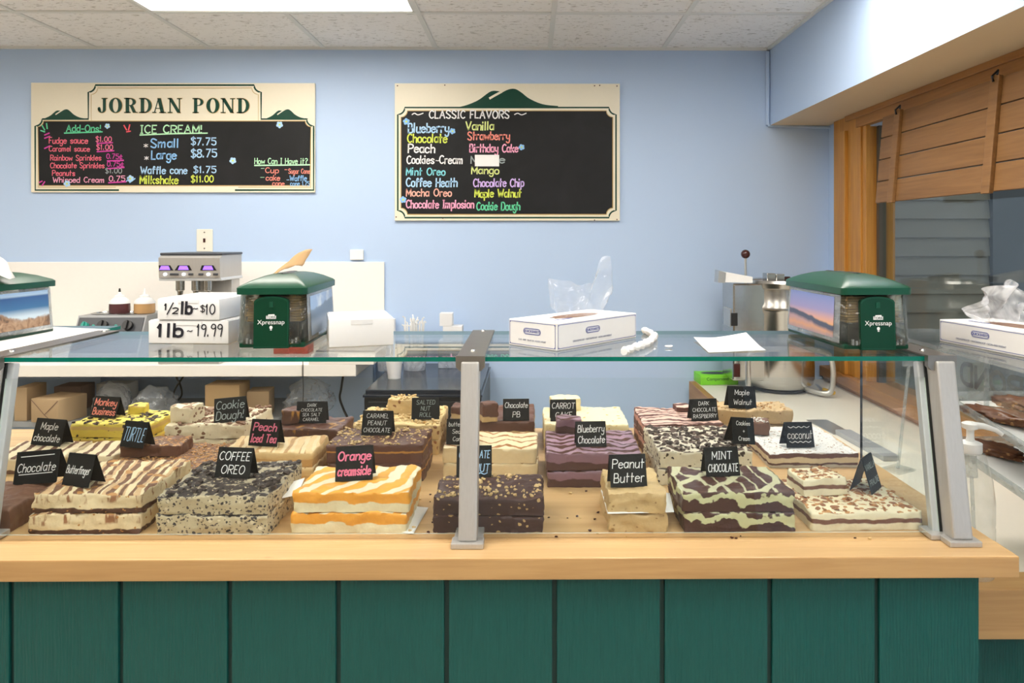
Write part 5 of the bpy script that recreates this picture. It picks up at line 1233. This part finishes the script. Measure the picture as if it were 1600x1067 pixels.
bm = BM(); lathe(bm, [(.11, 0), (.13, 0), (.13, .013), (.11, .013)], n=40); obj('foot_ring', bm, M['black'], t, True)
bm = BM(); lathe(bm, [(0, zz(440)), (RK - .016, zz(440)), (RK - .014, zz(445)), (0, zz(446))], n=48); lid = obj('lid', bm, M['steel_sat'], bd, True)
hx = at(1163, 430, KY - .02).x - t.location.x
bm = BM(); tube(bm, [(hx, -.04, zz(442)), (hx, -.04, zz(402))], .0055, 10); rod = obj('lever_rod', bm, M['steel_sat'], t, True)
bm = BM(); bmesh.ops.create_uvsphere(bm, u_segments=20, v_segments=14, radius=.0225, matrix=Matrix.Translation((hx, -.04, zz(397)))); obj('knob', bm, M['maroon'], rod, True)
ax = at(1119, 430, KY - .12).x - t.location.x; bx_ = at(1171, 430, KY - .12).x - t.location.x
bm = BM(); prism(bm, [(ax, zz(438)), (ax + .005, zz(421)), (bx_, zz(430)), (bx_, zz(439))], -.17, -.10); hnd = obj('scoop_handle', bm, M['white'], t)
bm = BM(); prism(bm, [(ax - .004, zz(438.5)), (ax + .001, zz(420.5)), (ax + .035, zz(424)), (ax + .030, zz(439))], -.172, -.098); obj('handle_end', bm, M['steel_sat'], hnd)
for px, h_ in ((1200, .05), (1214, .046)):
    x = at(px, 430, KY).x - t.location.x; bm = BM(); bb(bm, x - .022, x + .022, -.05, .02, zz(442), zz(442) + h_, .004); obj('lid_hinge', bm, M['steel'], t)
x = at(1227, 430, KY).x - t.location.x; bm = BM(); bb(bm, x - .016, x + .016, -.03, .02, zz(442), zz(432), .003); obj('lid_catch', bm, M['maroon'], t)
x = xl_; bm = BM(); bb(bm, x - .006, x + .002, -.09, .03, zz(508), zz(480), .003); sw = obj('switch_plate', bm, M['steel_sat'], t)
bm = BM(); bb(bm, x - .010, x + .022, -.127, -.116, zz(505), zz(485), .004); obj('switch', bm, M['black'], sw)
bm = BM(); bb(bm, x + .002, x + .034, -.128, -.119, zz(582), zz(562), .003); obj('lower_switch', bm, M['maroon'], t)
# tubular stand of the kettle
def hp(px, py, Y): p = at(px, py, Y); return (p.x - t.location.x, p.y - KY, max(.020, p.z - LZ))
bm = BM(); tube(bm, catmull([hp(1169, 612, 3.44), hp(1169, 585, 3.44), hp(1169, 562, 3.44), hp(1176, 550, 3.44), hp(1194, 546, 3.44), hp(1230, 546, 3.44), hp(1272, 547, 3.44), hp(1292, 552, 3.44), hp(1300, 566, 3.44), hp(1302, 590, 3.44), hp(1298, 612, 3.44), hp(1286, 620, 3.46), hp(1268, 614, 3.52), hp(1250, 604, 3.58)], 5), .013, 12); obj('tube_stand', bm, M['steel_sat'], t, True)
# lime green glove carton
a, b = at(1082, 598, 3.84), at(1146, 598, 3.84)
LZ2 = LZ + .0006
p = at(1090, 590, 3.66)
t = thing('lime_carton', 'lime green carton of gloves beside the steel kettle', 'box', (.888, 3.755, LZ2 + .0006), R(3))
bm = BM(); bb(bm, 0, .20, 0, .13, 0, .05, .003); obj('body', bm, M['lime'], t, True)
bm = BM(); bm.faces.new([bm.verts.new((.09 + .07 * math.cos(i * .314), .065 + .035 * math.sin(i * .314), .0506)) for i in range(20)]); obj('opening', bm, M['black'], t)
text('printed_text', 'Compersond', .022, M['disp_green'], t, Matrix.Translation((.09, -.0006, .03)) @ Matrix.Rotation(R(90), 4, 'X'))
# spatula
t = thing('metal_spatula', 'metal spatula lying on the low counter behind the coconut fudge', 'spatula', (0, 0, 0))
a, b, c = ground(1276, 655, LZ + .004), ground(1317, 677, LZ + .004), ground(1362, 702, LZ + .004)
def strip(a, b, w0, w1, z0, th):
    bm = BM(); d = (b - a).normalized(); nn = Vector((-d.y, d.x, 0)); vs = []
    for zz_ in (z0, z0 + th):
        vs.append([bm.verts.new((q.x, q.y, zz_)) for q in (a + nn * w0, a - nn * w0, b - nn * w1, b + nn * w1)])
    bm.faces.new(vs[0][::-1]); bm.faces.new(vs[1])
    for i in range(4): bm.faces.new((vs[0][i], vs[0][(i + 1) % 4], vs[1][(i + 1) % 4], vs[1][i]))
    return bm
obj('blade', strip(a, b, .045, .04, LZ + .001, .002), M['steel_sat'], t); obj('handle', strip(b, c + (c - b) * .6, .03, .028, LZ + .001, .018), M['grey'], t)
# small knife by the kettle
t = thing('small_knife', 'small knife with yellow handle beside the kettle stand', 'knife', (0, 0, 0))
a, b, c = ground(1276, 600, LZ + .004), ground(1287, 611, LZ + .004), ground(1303, 616, LZ + .004)
obj('blade', strip(a, b, .008, .010, LZ + .001, .002), M['steel_sat'], t); bm = BM(); tube(bm, [(b.x, b.y, LZ + .011), (c.x, c.y, LZ + .011)], .010, 10); obj('handle', bm, M['yellow'], t, True)
# clear acrylic sign holder
t = thing('sign_holder', 'clear acrylic sign holder on the low counter behind the display case', 'sign holder', (0, 0, 0))
a = ground(1403, 735, LZ)
bm = BM(); box(bm, (a.x, a.y, LZ + .004), (.09, .07, .006), Matrix.Rotation(R(30), 3, 'Z'), .001); obj('foot', bm, M['acrylic'], t)
b_ = at(1420, 572, a.y); bm = BM(); tube(bm, [(a.x, a.y, LZ + .007), (b_.x, a.y, b_.z)], .005, 8); obj('stem', bm, M['frost'], t, True)
bm = BM(); bb(bm, b_.x - .02, b_.x + .02, a.y - .003, a.y + .003, b_.z, b_.z + .05); obj('clip', bm, M['frost'], t)
# pump bottle
p = at(1516, 850, 1.645); s_ = 1130 / p.y; bz = lambda py: at(1537, py, p.y).z - LZ
t = thing('pump_bottle', 'clear plastic jug with white pump beside the right post', 'bottle', (p.x, p.y, LZ + .001))
bm = BM(); lathe(bm, [(0, .002), (.047, .0), (.050, .008), (.050, .05), (.0485, .055), (.050, .06), (.050, .11), (.0485, .115), (.050, .12), (.050, .17), (.045, .215), (.030, bz(708)), (.021, bz(705)), (.020, bz(695))], n=36); obj('jug', bm, M['bottle'], t, True)
bm = BM(); lathe(bm, [(0, bz(688)), (.018, bz(690)), (.0245, bz(692)), (.0245, bz(705)), (.022, bz(708)), (0, bz(709))], n=28); cp = obj('collar', bm, M['white'], t, True)
bm = BM(); lathe(bm, [(.011, bz(692)), (.008, bz(684)), (.008, bz(672)), (.017, bz(669)), (.018, bz(662)), (.012, bz(660)), (0, bz(660))], n=20); tube(bm, [(.0, -.005, bz(664)), (.022, -.015, bz(664)), (.042, -.028, bz(668)), (.052, -.035, bz(674))], [.009, .007, .005, .0045], 10); obj('pump_head', bm, M['white'], cp, True)
bm = BM(); tube(bm, [(0, 0, bz(710)), (.003, 0, bz(745))], .013, 12); tube(bm, [(.003, 0, bz(745)), (.012, 0, .012)], .004, 8); obj('dip_tube', bm, M['frost'], t, True)

# ------------------------------------------------------------------ clear praline case at the right
t = thing('acrylic_display_case', 'clear acrylic case holding pralines at the right edge', 'display case', (0, 0, 0))
ex, x0 = .905, 1.09
bm = BM(); bb(bm, ex, 1.60, 1.16, 1.90, TZ - .009, TZ)
for f in bm.faces:
    f.normal_update()
    if abs(f.normal.z) < .5: f.material_index = 1
obj('top_pane', bm, [M['glass'], M['frost']], t)
obj('rear_pane', bb(BM(), x0 - .005, 1.60, 1.89, 1.895, .95, TZ - .010), M['acrylic'], t)
obj('side_pane', bb(BM(), x0 - .012, x0 - .007, 1.17, 1.889, 1.09, TZ - .010), M['acrylic'], t)
UP, LO = (1.025 - .147 * 1.596, .147), (.918 - .106 * 1.596, .106)      # tilted shelves: z = a + b*y
def wedge(pl, xa, xb, ya, yb_, lo, hi):
    bm = BM(); prism(bm, [(ya, pl[0] + pl[1] * ya + lo), (yb_, pl[0] + pl[1] * yb_ + lo), (yb_, pl[0] + pl[1] * yb_ + hi), (ya, pl[0] + pl[1] * ya + hi)], xa, xb, lambda y, x, z: (x, y, z)); return bm
for pl, nm, ya, yb_ in ((UP, 'upper_shelf', 1.22, 1.87), (LO, 'lower_shelf', 1.24, 1.87)):
    sh = obj(nm, wedge(pl, x0, 1.58, ya, yb_, -.006, 0), M['acrylic'], t)
    obj('shelf_lip', wedge(pl, x0 - .005, x0, ya, yb_, -.006, .014), M['frost'], sh)
    obj('shelf_lip', wedge(pl, x0, 1.58, yb_, yb_ + .005, -.006, .022), M['frost'], sh)
obj('divider_post', bb(BM(), x0 - .015, x0 - .007, 1.696, 1.704, 1.09, TZ - .0095), M['frost'], t)
for x, y in ((1.585, 1.885), (1.585, 1.62), (x0 - .012, 1.885)):
    obj('corner_post', bb(BM(), x - .005, x + .005, y - .005, y + .005, LZ + .0015, TZ - .0095), M['frost'], t)
for pl, lb in ((UP, 'white parchment sheet on the upper praline shelf'), (LO, 'white parchment sheet on the lower praline shelf')):
    tag(obj('parchment_sheet', wedge(pl, x0 + .004, 1.57, 1.28, 1.86, .0006, .0014), M['white']), lb, 'paper')
PRL = fudge('pecan_cluster', [(0, (.16, .062, .028))], (.18, .07, .032), specks=((.40, .20, .08), 60, .3), rough=.25)
def cluster(label, px, py, pl, sx, sy, seed, yaw):
    sl_ = (CY - py) / F; y = (pl[0] - ZC) / (sl_ - pl[1]); p = at(px, py, y); bm = BM(); bmesh.ops.create_icosphere(bm, subdivisions=4, radius=1)
    for v in bm.verts:
        c = v.co.copy(); q = 1 + .25 * noise.noise(c * 2.2 + Vector((seed, 0, 0))) + .22 * noise.noise(c * 5 + Vector((seed, 2, 0))) + .12 * noise.noise(c * 12)
        v.co = Vector((c.x * sx * q, c.y * sy * q, max(0.0, c.z * .017 * q + .008)))
    o = obj('praline_cluster', bm, PRL, None, True, ang=180, loc=(p.x, y, pl[0] + pl[1] * y + .0045)); o.rotation_euler = (math.atan(pl[1]), 0, R(yaw)); tag(o, label, 'candy', 'pralines on parchment')
cluster('long brown praline at the left of the upper shelf', 1568, 660, UP, .10, .034, 1, -68)
cluster('brown praline behind the long one on the upper shelf', 1594, 640, UP, .07, .034, 4, -66)
cluster('single brown praline on the lower shelf right of the pump', 1553, 712, LO, .075, .03, 6, -68)
c0 = ground(1600, 558, TZ + .0008)
Pn, Pf = ground(1600, 559, TZ), ground(1468, 533, TZ)
ang = math.atan2(Pn.y - Pf.y, Pn.x - Pf.x)
wb2 = wrapbox('white food wrap box on the clear case at the right edge', (Pf.x, Pf.y, TZ + .0008), ang, .292, .142, .05, 2)
q_ = at(1560, 470, 1.60)
pf = [(0, -.055, .01), (.1, -.072, .028), (.25, -.045, .055), (.4, -.02, .075), (.55, .015, .085), (.68, .04, .095), (.8, .05, .06), (1, .07, .02)]
film('plastic_sheet', 'bunched milky plastic sheet on the wrap box at the right edge', pf, (-.03, .06, .0), M['poly_white'], .045, 7.0, (at(1563, 497, 1.60).x, 1.60, TZ + .0515), fold=22)
